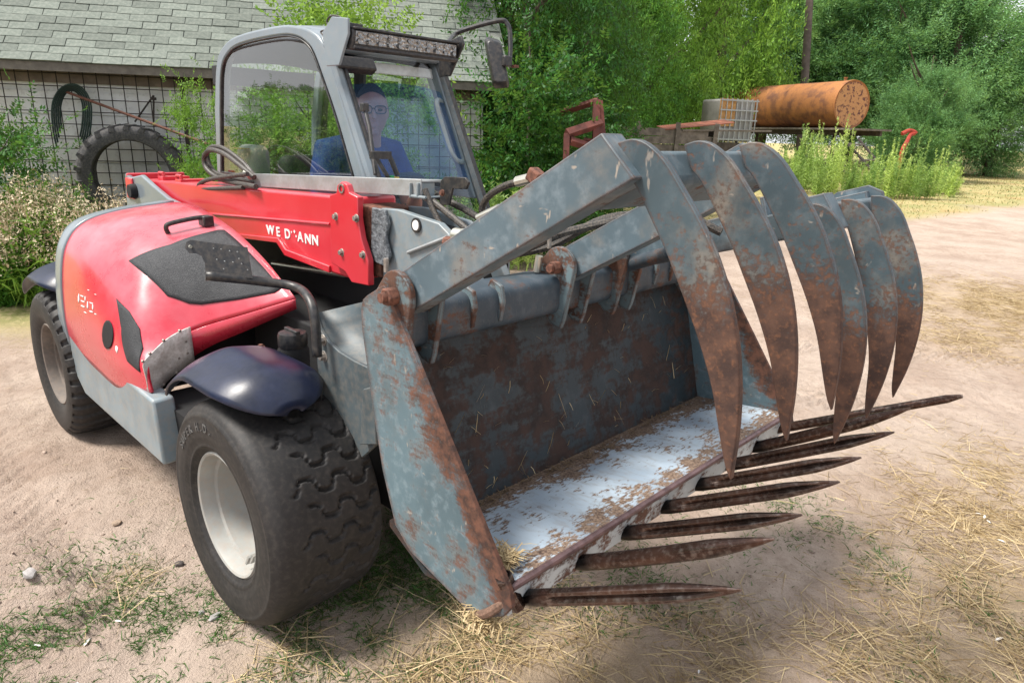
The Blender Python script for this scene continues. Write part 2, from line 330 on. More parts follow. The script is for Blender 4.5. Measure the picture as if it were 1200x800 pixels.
# =================================================================== TELEHANDLER
TH = thing('telehandler', 'red and grey compact telehandler with cab and light bar, driven by a man', 'telehandler', (0, 0, 0))
def tyre_mesh(name, rear):
    NT, R = 560, .425
    prof = np.array([(-.150, .222), (-.172, .24), (-.188, .275), (-.196, .315), (-.196, .35), (-.190, .383), (-.176, .405), (-.150, .418), (-.10, .4235), (-.05, .425), (0, .4255)])
    prof = np.concatenate([prof, prof[-2::-1]*[-1, 1]]); prof[prof[:, 0] > 0, 0] *= 1.24; prof[prof[:, 0] > 0, 0] += .0
    s = np.r_[0, np.cumsum(np.hypot(*np.diff(prof, axis=0).T))]; t = np.linspace(0, s[-1], 110)
    h = np.interp(t, s, prof[:, 0]); r = np.interp(t, s, prof[:, 1])
    for _ in range(2): h[1:-1] = (h[:-2]+2*h[1:-1]+h[2:])/4; r[1:-1] = (r[:-2]+2*r[1:-1]+r[2:])/4
    th = np.linspace(0, 2*np.pi, NT, endpoint=False); TT, HH = np.meshgrid(th, h, indexing='ij'); RR = np.repeat(r[None], NT, 0)
    if rear:
        P = 2*np.pi/34; ph = (TT/P+np.where(HH > 0, .5, 0)+np.abs(HH)*2.0) % 1; tri = np.abs(ph-.5)
        g = np.clip((.20-tri)/.03, 0, 1)*np.clip((RR-.385)/.006, 0, 1)*np.where(np.abs(HH) < .01, .2, 1); dep_ = .020
    else:
        P = 2*np.pi/30; hh = HH+.03*np.sin(TT/P*np.pi)
        zig = .27*np.tanh(2.6*np.sin((HH+.01)/.125*2*np.pi))+HH*1.1; ph = (TT/P+zig) % 1; tri = np.abs(ph-.5)
        win = np.clip((hh+.075)/.02, 0, 1)*np.clip((.225-HH)/.02, 0, 1)
        w = .075+.055*np.clip((HH+.05)/.2, 0, 1)
        g = np.clip((w-tri)/.02, 0, 1)*win; dep_ = .016
        ring = (np.exp(-((RR-.376)/.005)**2)+np.exp(-((RR-.262)/.005)**2)+.6*np.exp(-((RR-.30)/.003)**2))*(HH < 0); HH = HH-ring*.006
    RR = RR-g*dep_
    V = np.stack([RR*np.cos(TT), HH, RR*np.sin(TT)], -1).reshape(-1, 3); nh = len(h)
    i = np.arange(NT)[:, None]; j = np.arange(nh-1)[None]; i2 = (i+1) % NT
    Fc = np.stack([i*nh+j, i2*nh+j, i2*nh+j+1, i*nh+j+1], -1).reshape(-1, 4)
    me = np_mesh(name, V, Fc, M['tyre'], True)
    a = me.attributes.new('groove', 'FLOAT', 'POINT'); a.data.foreach_set('value', g.ravel().astype(np.float32))
    return me
TY_F, TY_R = tyre_mesh('tyre', False), tyre_mesh('tyre', True)
rim_mb = MB().lathe([(.232, -.152), (.238, -.168), (.232, -.174), (.224, -.170), (.217, -.150), (.213, -.118), (.200, -.112), (.195, -.06), (.184, .0), (.172, .07), (.160, .10), (.10, .10), (0.085, .08), (.08, .06), (0, .06)], (0, 0, 0), 'y', 64)
rim_mb.lathe([(.222, .15), (.238, .165), (.222, .17), (.2, .10), (.19, .05)], (0, 0, 0), 'y', 64)
rim_src = rim_mb.build('rim', M['rim'], None, ang=30); rim_me = rim_src.data; bpy.data.objects.remove(rim_src)
hub_mb = MB().lathe([(.08, .075), (.075, .04), (.05, .03), (0, .03)], (0, 0, 0), 'y', 24)
for a in range(5): hexa(hub_mb, (.125*math.cos(a*1.2566), .10, .125*math.sin(a*1.2566)), .015, .03, 'y')
hub_mb.lathe([(.09, .04), (.09, .4), (0, .4)], (0, 0, 0), 'y', 20)
hs = hub_mb.build('wheel', M['grey'], None); hub_me = hs.data; bpy.data.objects.remove(hs)
cl = MB().box((.095, -.12, -.150), (.008, .06, .055), Matrix.Rotation(.6, 3, 'Y')).box((.135, -.12, -.125), (.008, .06, .055), Matrix.Rotation(.6, 3, 'Y')).box((.125, -.10, -.15), (.06, .04, .008), Matrix.Rotation(.6, 3, 'Y')).tube([(.12, -.09, -.15), (.11, -.145, -.13)], .007, 8)
cs = cl.build('valve_guard', M['rim'], None); cleat_me = cs.data; bpy.data.objects.remove(cs)
def letters(txt, size, depth=.0015, bold=False):
    cu = bpy.data.curves.new('txt', 'FONT'); cu.body = txt; cu.size = size; cu.extrude = depth; cu.align_x = 'CENTER'; cu.resolution_u = 3
    if bold: cu.offset = size*.022
    o = bpy.data.objects.new('txt', cu); COL.objects.link(o); dg = bpy.context.evaluated_depsgraph_get()
    me = bpy.data.meshes.new_from_object(o.evaluated_get(dg)); bpy.data.objects.remove(o); return me
rim_dull = rim_me.copy(); rim_dull.materials.clear(); rim_dull.materials.append(M['rim_dull'])
def wheel(x, y, tyre, side, steer=0, text=False):
    w = bpy.data.objects.new('wheel', hub_me); COL.objects.link(w); w.parent = TH; w.location = (x, y, .418); w.rotation_euler = (0, 0, steer+(0 if side < 0 else math.pi))
    inst('rim', rim_me if x > -1 else rim_dull, w, (0, 0, 0)); inst('valve_guard', cleat_me, w, (0, 0, 0)); t = inst('tyre', tyre, w, (0, 0, 0), (0, .6*abs(x), 0))
    if text:
        for i, ch in enumerate('SUPER H.D.'):
            if ch == ' ': continue
            me = letters(ch, .042, .0015, True); a = math.radians(146-i*6.2)
            up = Vector((math.cos(a), 0, math.sin(a))); rt = Vector((math.sin(a), 0, -math.cos(a))); c = up*.322+Vector((0, -.1975, 0))
            MB().add([c+rt*q.co.x+up*q.co.y+Vector((0, -1, 0))*q.co.z for q in me.vertices], [tuple(p.vertices) for p in me.polygons]).build('raised_letter', M['letter_rubber'], w, local=True)
            bpy.data.meshes.remove(me)
    return w
YW = -.625
wheel(0, YW, TY_F, -1, 0, True); wheel(0, -YW, TY_F, 1); wheel(-2.22, YW-.01, TY_R, -1); wheel(-2.22, -YW, TY_R, 1)

# fenders: an arched, domed shell over each right-hand tyre
def fender_mesh():
    xs = np.linspace(-.385, .285, 34); t = np.linspace(-1, 1, 23); G = np.zeros((34, 23, 3))
    for i, x in enumerate(xs):
        u = i/33; sq = math.sqrt(max(.02, 1-max(0, (u-.60)/.40)**2.6))*(1-.10*max(0, (.2-u)/.2)**2)
        ze = .485-1.15*max(0, -x-.12)**1.6-1.3*max(0, x-.08)**2
        for j, tt in enumerate(t):
            G[i, j] = (x, tt*.200*sq, ze+.075*(1-abs(tt)**2.6)*(1-.75*max(0, (u-.8)/.2)**2)+.010*math.exp(-((tt+.1)/.22)**2)*math.exp(-((u-.5)/.3)**2))
    return MB().grid(G)
fo = fender_mesh().build('front_fender', M['fender'], TH, solid=.009, ang=50, loc=(-.03, YW-.01, .418))
fo2 = inst('rear_fender', fo, TH, (-2.25, YW-.01, .412)); md = fo2.modifiers.new('solidify', 'SOLIDIFY'); md.thickness = .009
bolt(fo, Vector((.10, -.62, .968)), .012, .012, 'z', M['boltrust'], 'fender_bolt')
bolt(fo, Vector((-.20, -.52, .955)), .010, .010, 'z', M['boltrust'], 'fender_bolt')

# chassis
MB().box((-.95, 0, .52), (2.7, .56, .34)).box((-1.42, -.38, .78), (.85, .56, .42)).box((-.55, -.05, .80), (.7, .34, .3)).build('chassis', M['dark'], TH, bevel=.01)
MB().tube([(0, -.5, .418), (0, .5, .418)], .075, 16).build('front_axle', M['dark'], TH)
MB().tube([(-2.22, -.5, .418), (-2.22, .5, .418)], .075, 16).build('rear_axle', M['dark'], TH)
MB().prism(xz([(80, 388), (178, 470), (192, 546), (100, 462), (86, 432)], -.79), 'y', -.79, -.70).build('side_skirt', M['grey'], TH, bevel=.012)
MB().box((-.70, -.50, .48), (.36, .42, .24)).build('wheel_well', M['dark'], TH)
# front frame plate with its curved flange beside the boom
fp = xz([(368, 366), (374, 384), (384, 400), (397, 412), (415, 423), (436, 433), (442, 520), (420, 540), (385, 500), (372, 430)], -.44)
MB().prism(fp, 'y', -.44, -.425).build('front_frame', M['frame'], TH, bevel=.003)
G = np.zeros((6, 2, 3))
for i, q in enumerate(fp[:6]): G[i, 0] = (q[0], -.425, q[1]-.004); G[i, 1] = (q[0]+.02, -.12, q[1]+.02)
MB().grid(G).build('frame_flange', M['frame'], TH, solid=.01)
for q in [(376, 399), (377, 418)]: bolt(TH, at(*q, 'y', -.45), .014, .02, 'y', M['boltsteel'], 'frame_bolt')
MB().prism(xz([(428, 455), (440, 452), (444, 520), (424, 520)], -.46), 'y', -.47, -.44).build('step_bracket', M['frame'], TH, bevel=.004)
# headlamp tube with perforated plate
tp = [at(372, 418, 'x', .16), at(369, 375, 'x', .14), at(362, 350, 'x', .08), at(345, 336, 'z', 1.2), at(300, 329, 'z', 1.222), at(241, 323, 'z', 1.25)]
hr = MB().tube(smooth_path(tp, 6), .017, 14, caps=False).build('lamp_tube', M['blackpl'], TH, solid=.003)
a0, a1 = Vector(tp[5]), Vector(tp[3]); dr = (a1-a0).normalized(); nr = dr.cross(Vector((0, 0, 1))).normalized(); dd = float(np.dot(np.array((a0+a1)/2)-CAM, CF))-.005
pl = [Vector(dep(px, py, dd)) for px, py in [(217, 291), (218, 284), (223, 281), (230, 282), (290, 290), (296, 326), (241, 322), (240, 308), (236, 300), (230, 297), (222, 297)]]
n = len(pl); MB().add(pl+[q-nr*.005 for q in pl], [tuple(range(n)), tuple(range(2*n-1, n-1, -1))]+[(i, (i+1) % n, n+(i+1) % n, n+i) for i in range(n)]).build('lamp_plate', M['blackpl'], TH)
for px, py in [(250, 291), (259, 292), (269, 294), (278, 295), (280, 303), (254, 304), (263, 306), (273, 307), (283, 309), (262, 315), (290, 316)]:
    MB().lathe([(0, 0), (.0022, 0), (.0022, .004), (0, .004)], Vector(dep(px, py, dd-.006)), 'x', 10).build('plate_hole', M['rail'], TH)
MB().lathe([(0, -.002), (.006, -.002), (.006, .004), (0, .004)], Vector(dep(223, 289, dd-.006)), 'x', 10).build('plate_hole', M['chrome'], TH)
# tank cap
c = at(343, 398, 'y', -.42)
MB().lathe([(0, .035), (.03, .036), (.052, .03), (.056, .018), (.056, -.02), (.05, -.03)], c, 'z', 24).build('tank_cap', M['blackpl'], TH)
MB().box(c+np.array([0, 0, .036]), (.095, .02, .016)).build('cap_grip', M['blackpl'], TH, bevel=.004)
MB().lathe([(.048, 0), (.06, -.02), (.06, -.16)], c+np.array([0, 0, -.02]), 'z', 20).build('filler_neck', M['dark'], TH)

# hood: a lofted surface
def V3(l): return np.array(l, float)
rows = [V3([(-1.97, -.785, .62), (-1.97, -.79, .78), (-1.97, -.77, 1.0), (-1.96, -.735, 1.15), (-1.95, -.655, 1.25), (-1.95, -.48, 1.30), (-1.95, -.18, 1.335)]),
        V3([(-1.5, -.79, .60), (-1.5, -.80, .78), (-1.5, -.785, .98), (-1.5, -.735, 1.14), (-1.5, -.63, 1.25), (-1.5, -.47, 1.315), (-1.5, -.20, 1.345)]),
        V3([(-1.13, -.79, .585), (-1.13, -.80, .74), (-1.13, -.78, .90), (-1.12, -.715, 1.05), (-1.10, -.60, 1.165), (-1.08, -.44, 1.24), (-1.05, -.22, 1.287)])]
r4 = V3([at(177, 460, 'y', -.765), at(171, 432, 'y', -.765), at(181, 417, 'y', -.72), at(202, 398, 'y', -.635), at(236, 382, 'y', -.51), at(290, 366, 'y', -.37), at(346, 349, 'y', -.23)])
r3 = .45*rows[2]+.55*r4+V3([(0, -.008, .0), (0, -.012, .01), (0, -.018, .03), (0, -.015, .04), (0, -.005, .04), (0, 0, .03), (0, 0, .025)])
HC = np.stack(rows+[r3, r4])
def cr(P, t):                                        # Catmull-Rom along axis 0
    n = len(P)-1; t = np.clip(t, 0, n-1e-6); i = int(t); f = t-i
    p0 = P[i-1] if i else 2*P[0]-P[1]; p3 = P[i+2] if i+2 <= n else 2*P[n]-P[n-1]; p1, p2 = P[i], P[i+1]
    return .5*(2*p1+(p2-p0)*f+(2*p0-5*p1+4*p2-p3)*f*f+(3*p1-p0-3*p2+p3)*f**3)
def HS(u, v): return cr(cr(HC, u*4), v*6)
def HN(u, v):
    e = 1e-3; a = HS(u+e, v)-HS(u-e, v); b = HS(u, v+e)-HS(u, v-e); nn = np.cross(b, a); nn /= np.linalg.norm(nn)
    return nn if nn @ (CAM-HS(u, v)) > 0 else -nn
def hood_grid(u0, u1, nu, nv, off=0, v0=0, v1=1):
    G = np.zeros((nu, nv, 3))
    for i, u in enumerate(np.linspace(u0, u1, nu)):
        for j, v in enumerate(np.linspace(v0, v1, nv)): G[i, j] = HS(u, v)+(HN(min(max(u, .002), .998), min(max(v, .002), .998))*off if off else 0)
    return G
hood = MB().grid(hood_grid(.055, 1, 44, 40)).build('hood', M['red'], TH, solid=.012, ang=60)
MB().grid(hood_grid(-.0, .062, 6, 40, .006)).build('hood_rear_band', M['cabgrey'], TH, solid=.02, ang=60)
UV = [(u, v) for u in np.linspace(.01, .99, 90) for v in np.linspace(.01, .99, 80)]
PX = np.array([HS(u, v) for u, v in UV]); dd_ = PX-CAM; zz = dd_ @ CF; PX = np.stack([600+FPX*(dd_ @ CR)/zz, 400-FPX*(dd_ @ CU)/zz], 1)
def pix(P): d_ = P-CAM; z_ = d_ @ CF; return np.array([600+FPX*(d_ @ CR)/z_, 400-FPX*(d_ @ CU)/z_])
NF = np.array([np.cross(HS(u, v+.001)-HS(u, v-.001), HS(u+.001, v)-HS(u-.001, v)) @ (CAM-HS(u, v)) for u, v in UV]); NF = NF*np.sign(np.median(NF)); BAD = np.where(NF > 0, 0, 1e6)
def uv_at(px, py):
    q = np.array(UV[int(np.argmin((PX[:, 0]-px)**2+(PX[:, 1]-py)**2+BAD))])
    for _ in range(6):
        e = 1e-3; p0 = pix(HS(*q)); J = np.stack([(pix(HS(q[0]+e, q[1]))-p0)/e, (pix(HS(q[0], q[1]+e))-p0)/e], 1)
        st_ = np.linalg.lstsq(J, np.array([px, py])-p0, rcond=None)[0]; q = np.clip(q+np.clip(st_, -.03, .03), .005, .995)
    return q
def hood_panel(name, px, mat, off=.004, rings=9, sub=6, solid=.004, parent=None):
    uv = [uv_at(*q) for q in px]; n = len(uv); bd = np.array([uv[i]*(1-k/sub)+uv[(i+1) % n]*k/sub for i in range(n) for k in range(sub)]); c = bd.mean(0)
    vs = [HS(*c)+HN(*c)*off]; nb = len(bd)
    for r in range(1, rings+1):
        for b in bd:
            q = c+(b-c)*r/rings; vs.append(HS(*q)+HN(*q)*off)
    fs = [(0, 1+k, 1+(k+1) % nb) for k in range(nb)]+[(1+r*nb+k, 1+(r+1)*nb+k, 1+(r+1)*nb+(k+1) % nb, 1+r*nb+(k+1) % nb) for r in range(rings-1) for k in range(nb)]
    return MB().add(vs, fs).build(name, mat, parent or hood, solid=solid, ang=60)
def mat_grille():
    k = Nt('black_mesh_grille'); v = k.voro(330); n = k.noise(7, 6, .6); n2 = k.noise(60, 4, .6)
    c = k.mix(k.ramp(n, .35, .7), (.016, .018, .022), (.035, .037, .042)); c = k.mix(k.math('MULTIPLY', k.ramp(n2, .5, .8), .15), c, (.12, .12, .12))
    return k.pbr(c, .55, .1, k.bump(v, .6, .003))
M['grille'] = mat_grille()
hood_panel('top_grille', [(151, 306), (200, 287), (256, 270), (263, 270), (300, 304), (330, 338), (322, 343), (280, 351), (236, 357), (222, 356), (196, 347)], M['grille'])
hood_panel('side_grille', [(137, 350), (152, 365), (164, 385), (168, 408), (165, 436), (150, 423), (143, 385)], M['grille'])
hood_panel('handle_hole', [(127+6.5*math.cos(a), 392+17*math.sin(a)) for a in np.linspace(0, 2*np.pi, 14, endpoint=False)], M['dark'], solid=.002, sub=2)
rd_ = random.Random(12)
for (cx0, cy0, w, h) in [(92.5, 350, .9, 5.5), (96.5, 347, 2.6, 1), (97, 353, 2.6, 1), (100, 350, .8, 3), (97.5, 359, 3, 1), (103, 358, .9, 5), (107, 355, 2.6, .9), (109, 360, .8, 3.2), (107, 365, 2.4, .9), (100, 366, 2.2, .8), (112, 368, 1.6, .7), (137, 409, 1.6, 4.5), (104, 340, 1.4, .5), (112, 345, 1.2, .5)]:
    hood_panel('worn_decal', [(cx0+w*math.cos(a)*rd_.uniform(.6, 1.2), cy0+h*math.sin(a)*rd_.uniform(.6, 1.2)+.35*w*math.cos(a)) for a in np.linspace(0, 6.283, 9, endpoint=False)], M['white'], off=.0015, rings=2, sub=1, solid=.001)
# front lip of the hood
G = np.zeros((2, 40, 3))
for j, v in enumerate(np.linspace(.15, 1, 40)):
    p = HS(1, v); G[0, j] = p+np.array([.001, 0, -.004]); G[1, j] = p+np.array([-.02, .015, -(.15-.10*max(0, (v-.45))/.55)])
MB().grid(G).build('hood_front_lip', M['red'], TH, solid=.008)
# riveted bare-metal patch on the damaged corner
G = np.zeros((4, 18, 3))
for j, v in enumerate(np.linspace(.16, .62, 18)):
    p = HS(1, v); nn = HN(.99, v)
    for i in range(4): G[i, j] = p+np.array([.012, -.010, .018])+np.array([-.02, .01, -(.19-.02*j/17)])*i/3+nn*(.006 if i == 0 else 0)
patch = MB().grid(G).build('patch_plate', M['alu'], TH, solid=.004)
for i, j in [(0, 2), (0, 6), (0, 11), (1, 16), (2, 2), (3, 5), (3, 9), (2, 14), (0, 15), (3, 13), (2, 16)]:
    q = G[i, j]; MB().lathe([(0, .004), (.005, .003), (.007, -.004)], q+np.array([.004, -.005, 0]), 'x', 10).build('rivet', M['boltsteel'], patch)
# hood handle
h0, h1 = uv_at(197, 273), uv_at(243, 263)
A, B = HS(*h0), HS(*h1); na = HN(*h0)
MB().tube(smooth_path([A-na*.01, A+na*.03, A+na*.045+(B-A)*.15, B+na*.045-(B-A)*.2, B+na*.03], 5), .011, 10).box(B+na*.02, (.07, .05, .05)).build('hood_handle', M['blackpl'], TH, bevel=.006)
# rear lights / bumper behind the hood
MB().box((-1.93, -.40, .80), (.14, .62, .5)).build('counterweight', M['cabgrey'], TH, bevel=.03)

# boom
bt = [(-2.55, 1.20), (-2.55, 1.415), (-.14, 1.502), (-.14, 1.165), (-.30, 1.165), (-.70, 1.185), (-.76, 1.235), (-1.4, 1.2)]
boom = MB().prism(bt, 'y', -.12, .09).build('boom', M['boomred'], TH, bevel=.012)
MB().tube([(-1.9, -.122, 1.275), (-.32, -.122, 1.378)], .006, 8).build('weld_ridge', M['boomred'], boom)
MB().prism([(-.78, 1.24), (-.71, 1.19), (-.33, 1.17), (-.33, 1.2), (-.70, 1.22), (-.765, 1.265), (-1.3, 1.225), (-1.3, 1.205)], 'y', -.132, -.12).build('boom_rib', M['boomred'], boom, bevel=.003)
fl = xz([(386, 229), (394, 226), (395, 217), (400, 213), (406, 216), (409, 226), (419, 231), (419, 256), (423, 280), (431, 305), (432, 335), (412, 331), (404, 318), (388, 308)], -.15)
flo = MB().prism(fl, 'y', -.15, -.122).build('boom_flange', M['boomred'], boom, bevel=.004)
for q in [(392, 254), (416, 256), (399, 296), (424, 299)]: bolt(flo, at(*q, 'y', -.156), .011, .014, 'y', M['boltsteel'], 'flange_bolt')
MB().lathe([(.012, -.002), (.019, -.002), (.019, .002), (.012, .002)], at(400, 221, 'y', -.152), 'y', 14).build('flange_eye', M['boltsteel'], flo)
for ch, px, py in [('W', 317, 269.5), ('E', 326, 271.5), ('D', 337, 274), ('A', 352, 277.5), ('N', 361, 280), ('N', 369.5, 281.5)]:
    me = letters(ch, .058, .0012, True); q0 = at(px-4, py+6.2, 'y', -.1215); sx = at(px, py, 'y', -.1215)
    o = bpy.data.objects.new('letter', me); COL.objects.link(o); o.parent = boom; me.materials.append(M['white'])
    o.location = Vector(sx)+Vector((0, 0, -.021)); o.rotation_euler = (math.pi/2, math.radians(-2.5), 0); o.scale = (1.25, 1.05, 1)
for px, py, s in [(345, 271.5, .008), (347, 277, .006), (341.5, 272, .005)]: MB().box(at(px, py, 'y', -.122), (s*1.6, .001, s*1.3), Matrix.Rotation(.5, 3, 'Y')).build('letter_remnant', M['white'], boom)
MB().prism([(-.16, 1.19), (-.16, 1.475), (.0, 1.47), (.0, 1.2)], 'y', -.10, .07).build('inner_boom', M['boltrust'], boom, bevel=.004)
def mat_wrap():
    k = Nt('rough_grey_wrap'); n = k.noise(60, 6, .65); return k.pbr(k.mix(k.ramp(n, .3, .7), (.06, .07, .08), (.22, .24, .26)), .6, .2, k.bump(n, 1, .01))
M['wrap'] = mat_wrap()
MB().prism(xz([(437, 243), (452, 246), (456, 262), (453, 280), (458, 300), (452, 312), (436, 305)], -.105), 'y', -.112, -.095).build('wear_pad', M['wrap'], boom, bevel=.004)
# boom head: two grey cheek plates down to the hitch
hp = [(-.02, 1.20), (-.02, 1.47), (.10, 1.475), (.34, 1.45), (.50, 1.36), (.66, 1.10), (.70, .78), (.55, .70), (.42, .95), (.28, 1.12)]
for y0 in (-.085, .045): MB().prism(hp, 'y', y0, y0+.03).build('head_plate', M['grey'], boom, bevel=.004)
MB().prism([(.02, 1.24), (.02, 1.44), (.32, 1.42), (.45, 1.33), (.58, 1.1), (.60, .8), (.5, .8), (.4, 1.0), (.25, 1.18)], 'y', -.054, .044).build('head_core', M['dark'], boom)
q = at(488, 264, 'y', -.088)
MB().lathe([(0, -.006), (.018, -.006), (.02, 0), (.02, .004)], q, 'y', 24).build('head_pin', M['white'], boom)
MB().lathe([(.02, -.004), (.027, -.004), (.027, .004)], q, 'y', 24).build('pin_ring', M['blackpl'], boom)
MB().tube([at(478, 296, 'y', -.09), at(545, 270, 'y', -.09)], .007, 8).build('head_rib', M['rail'], boom)
# quick hitch frame behind the bucket
MB().box((.69, .1, 1.2), (.05, 1.0, .10)).box((.74, .1, .86), (.05, .9, .10)).box((.70, -.22, 1.02), (.04, .05, .42)).box((.70, .42, 1.02), (.04, .05, .42)).build('quick_hitch', M['frame'], TH, bevel=.005)
MB().tube([(.25, -.02, 1.30), (.62, -.02, 1.16)], .035, 14).build('tilt_cylinder', M['dark'], TH)
MB().tube([at(320, 309, 'y', .0), at(405, 322, 'y', .0)], .012, 10).build('cylinder_rod', M['chrome'], TH)
# galvanised rail on the boom that carries the hoses
MB().box((-.50, .0, 1.553), (1.42, .11, .008), Matrix.Rotation(-.045, 3, 'Y')).box((-.50, -.055, 1.53), (1.42, .007, .062), Matrix.Rotation(-.045, 3, 'Y')).build('hose_rail', M['rail'], boom, bevel=.002)
MB().box((.20, -.02, 1.53), (.09, .1, .006)).box((.20, -.065, 1.555), (.006, .012, .05)).box((.157, -.065, 1.55), (.006, .012, .055)).box((.2,-.065,1.53),(.09,.006,.012)).box((.2,-.03,1.555),(.01,.08,.05)).build('rail_bracket', M['grey'], boom, bevel=.002)
MB().prism(xz([(516, 212), (521, 207), (545, 208), (549, 214), (546, 222), (530, 221), (526, 240), (515, 241)], -.03), 'y', -.03, -.02).build('hose_plate', M['blackpl'], boom, bevel=.002)
for q in [(517, 226), (500, 233)]: bolt(boom, at(*q, 'y', -.05), .008, .01, 'y', M['boltrust'], 'rail_bolt')
for q in [(487, 213), (499, 213)]: pass
def hose(pts, r=.0125, name='hydraulic_hose', mat='rubber', parent=None): return MB().tube(smooth_path(pts, 8), r, 10).build(name, M[mat], parent or TH)
def fit(a, b, r=.016): return MB().tube([a, b], r, 10).build('hose_fitting', M['chrome'], TH)
y_ = -.03
hose([at(488, 224, 'y', y_), at(500, 231, 'y', y_), at(525, 250, 'y', y_), at(560, 280, 'y', y_), at(580, 300, 'y', 0)]); fit(at(484, 220, 'y', y_), at(500, 231, 'y', y_))
hose([at(503, 225, 'y', .02), at(515, 231, 'y', .02), at(540, 243, 'y', .02), at(562, 256, 'y', .02), at(566, 262, 'y', .02)]); fit(at(500, 223, 'y', .02), at(512, 230, 'y', .02))
hose([at(498, 222, 'y', -.05), at(505, 240, 'y', -.05), at(516, 262, 'y', -.05), at(527, 280, 'y', -.05)], .011, 'flat_strap')
hose([at(565, 252, 'y', .06), at(566, 240, 'y', .06), at(575, 228, 'y', .06), at(592, 218, 'y', .06), at(612, 212, 'y', .06)]); fit(at(606, 213, 'y', .06), at(622, 209, 'y', .06), .018)
q = at(628, 207, 'y', .06); MB().box(q, (.05, .045, .045), Matrix.Rotation(.5, 3, 'Y')).build('hose_elbow', M['boltrust'], TH, bevel=.006)
fit(at(560, 255, 'y', 0), at(585, 243, 'y', 0), .012)
q = at(530, 285, 'y', -.2); MB().lathe([(0, -.03), (.022, -.03), (.022, .03), (0, .03)], q, 'x', 8).build('hose_coupling', M['boltrust'], TH, bevel=.003)
q = at(538, 276, 'y', -.2); MB().lathe([(0, -.02), (.024, -.02), (.024, .02), (0, .02)], q, 'x', 12).build('hose_coupling', M['chrome'], TH, bevel=.003)
# hose loops behind the rail
y2 = -.08
hose([at(298, 208, 'y', y2), at(280, 193, 'y', y2), at(262, 180, 'y', y2), at(246, 176, 'y', y2), at(239, 186, 'y', y2), at(244, 200, 'y', y2), at(262, 211, 'y', y2), at(300, 219, 'y', y2-.06)], .013)
hose([at(298, 206, 'y', y2+.03), at(284, 190, 'y', y2+.03), at(262, 174, 'y', y2+.03), at(247, 173, 'y', y2+.03), at(243, 184, 'y', y2+.03), at(254, 203, 'y', y2+.03), at(300, 214, 'y', y2+.03)], .012)
hose([at(290, 204, 'y', y2-.03), at(266, 207, 'y', y2-.03), at(243, 211, 'y', y2-.03), at(233, 217, 'y', y2-.03), at(240, 221, 'y', y2-.03), at(285, 220, 'y', y2-.05)], .011)
fit(at(288, 202, 'y', y2), at(294, 207, 'y', y2), .017)
# boom pivot tower at the rear
tw = xz([(146, 203), (152, 208), (165, 205), (178, 217), (196, 232), (225, 246), (225, 262), (150, 262)], -.16)
MB().prism(tw, 'y', -.16, -.13).build('pivot_tower', M['cabgrey'], TH, bevel=.008)
MB().box((-2.66, .02, 1.365), (.02, .36, .16)).box((-2.60, -.165, 1.355), (.12, .015, .13)).build('boom_tail', M['boomred'], TH, bevel=.01)
MB().lathe([(0, -.02), (.04, -.02), (.045, .0), (.045, .02), (0, .02)], at(155, 224, 'y', -.18), 'y', 18).build('pivot_pin', M['dark'], TH)
for xl in (-2.25, -1.98): MB().box((xl, -.02, 1.435), (.08, .16, .03)).tube([(xl-.03, -.09, 1.44), (xl-.03, -.09, 1.47), (xl+.03, -.09, 1.47), (xl+.03, -.09, 1.44)], .01, 8).build('boom_top_lug', M['boomred'], boom, bevel=.004)

# ------------------------------------------------------------------ cab
YR, YL = .12, .80
outer = [(-1.96, 1.44)]+xz([(251, 130), (253, 76), (261, 54), (279, 41), (325, 30), (350, 31), (366, 37), (377, 49), (390, 82), (406, 138), (427, 208)], YR)+[(-.36, 1.44)]
inner = [(-1.90, 1.475)]+xz([(258, 130), (259, 84), (266, 64), (282, 52), (325, 42.5), (345, 43), (358, 50), (367, 62), (379, 94), (394, 138), (412, 200)], YR)+[(-.47, 1.475)]
def rsmp(l): P_ = [Vector((q[0], 0, q[1])) for q in l[1:-1]]; return [l[0]]+[(q.x, q.z) for q in smooth_path(P_, 5)]+[l[-1]]
outer0 = outer; outer, inner = rsmp(outer), rsmp(inner)
def ring(mb, o, i, y0, y1):
    n = len(o); P = [(q[0], y0, q[1]) for q in o]+[(q[0], y0, q[1]) for q in i]+[(q[0], y1, q[1]) for q in o]+[(q[0], y1, q[1]) for q in i]; fs = []
    for a in range(n):
        b = (a+1) % n; fs += [(a, b, n+b, n+a), (2*n+a, 3*n+a, 3*n+b, 2*n+b), (a, 2*n+a, 2*n+b, b), (n+a, n+b, 3*n+b, 3*n+a)]
    return mb.add(P, fs)
ring(MB(), outer, inner, YR, YR+.06).build('cab_frame', M['cabgrey'], TH, bevel=.012, seg=3)
ring(MB(), outer, inner, YL-.06, YL).build('cab_frame', M['cabgrey'], TH, bevel=.012, seg=3)
seal_o = [(q[0]*.0+q[0], q[1]) for q in inner]; cx_, cz_ = np.mean(inner, 0)
seal_i = [(cx_+(q[0]-cx_)*.975, cz_+(q[1]-cz_)*.96) for q in inner]
ring(MB(), [(cx_+(q[0]-cx_)*1.004, cz_+(q[1]-cz_)*1.006) for q in inner], seal_i, YR-.004, YR+.03).build('window_seal', M['blackpl'], TH, bevel=.003)
ring(MB(), [(cx_+(q[0]-cx_)*1.004, cz_+(q[1]-cz_)*1.006) for q in inner], seal_i, YL-.03, YL+.004).build('window_seal', M['blackpl'], TH, bevel=.003)
for y in (YR+.006, YL-.012):
    nI = len(inner); MB().add([(cx_+(q[0]-cx_)*.99, y, cz_+(q[1]-cz_)*.985) for q in inner], [tuple(range(nI))]).build('side_window', M['sideglass'], TH)
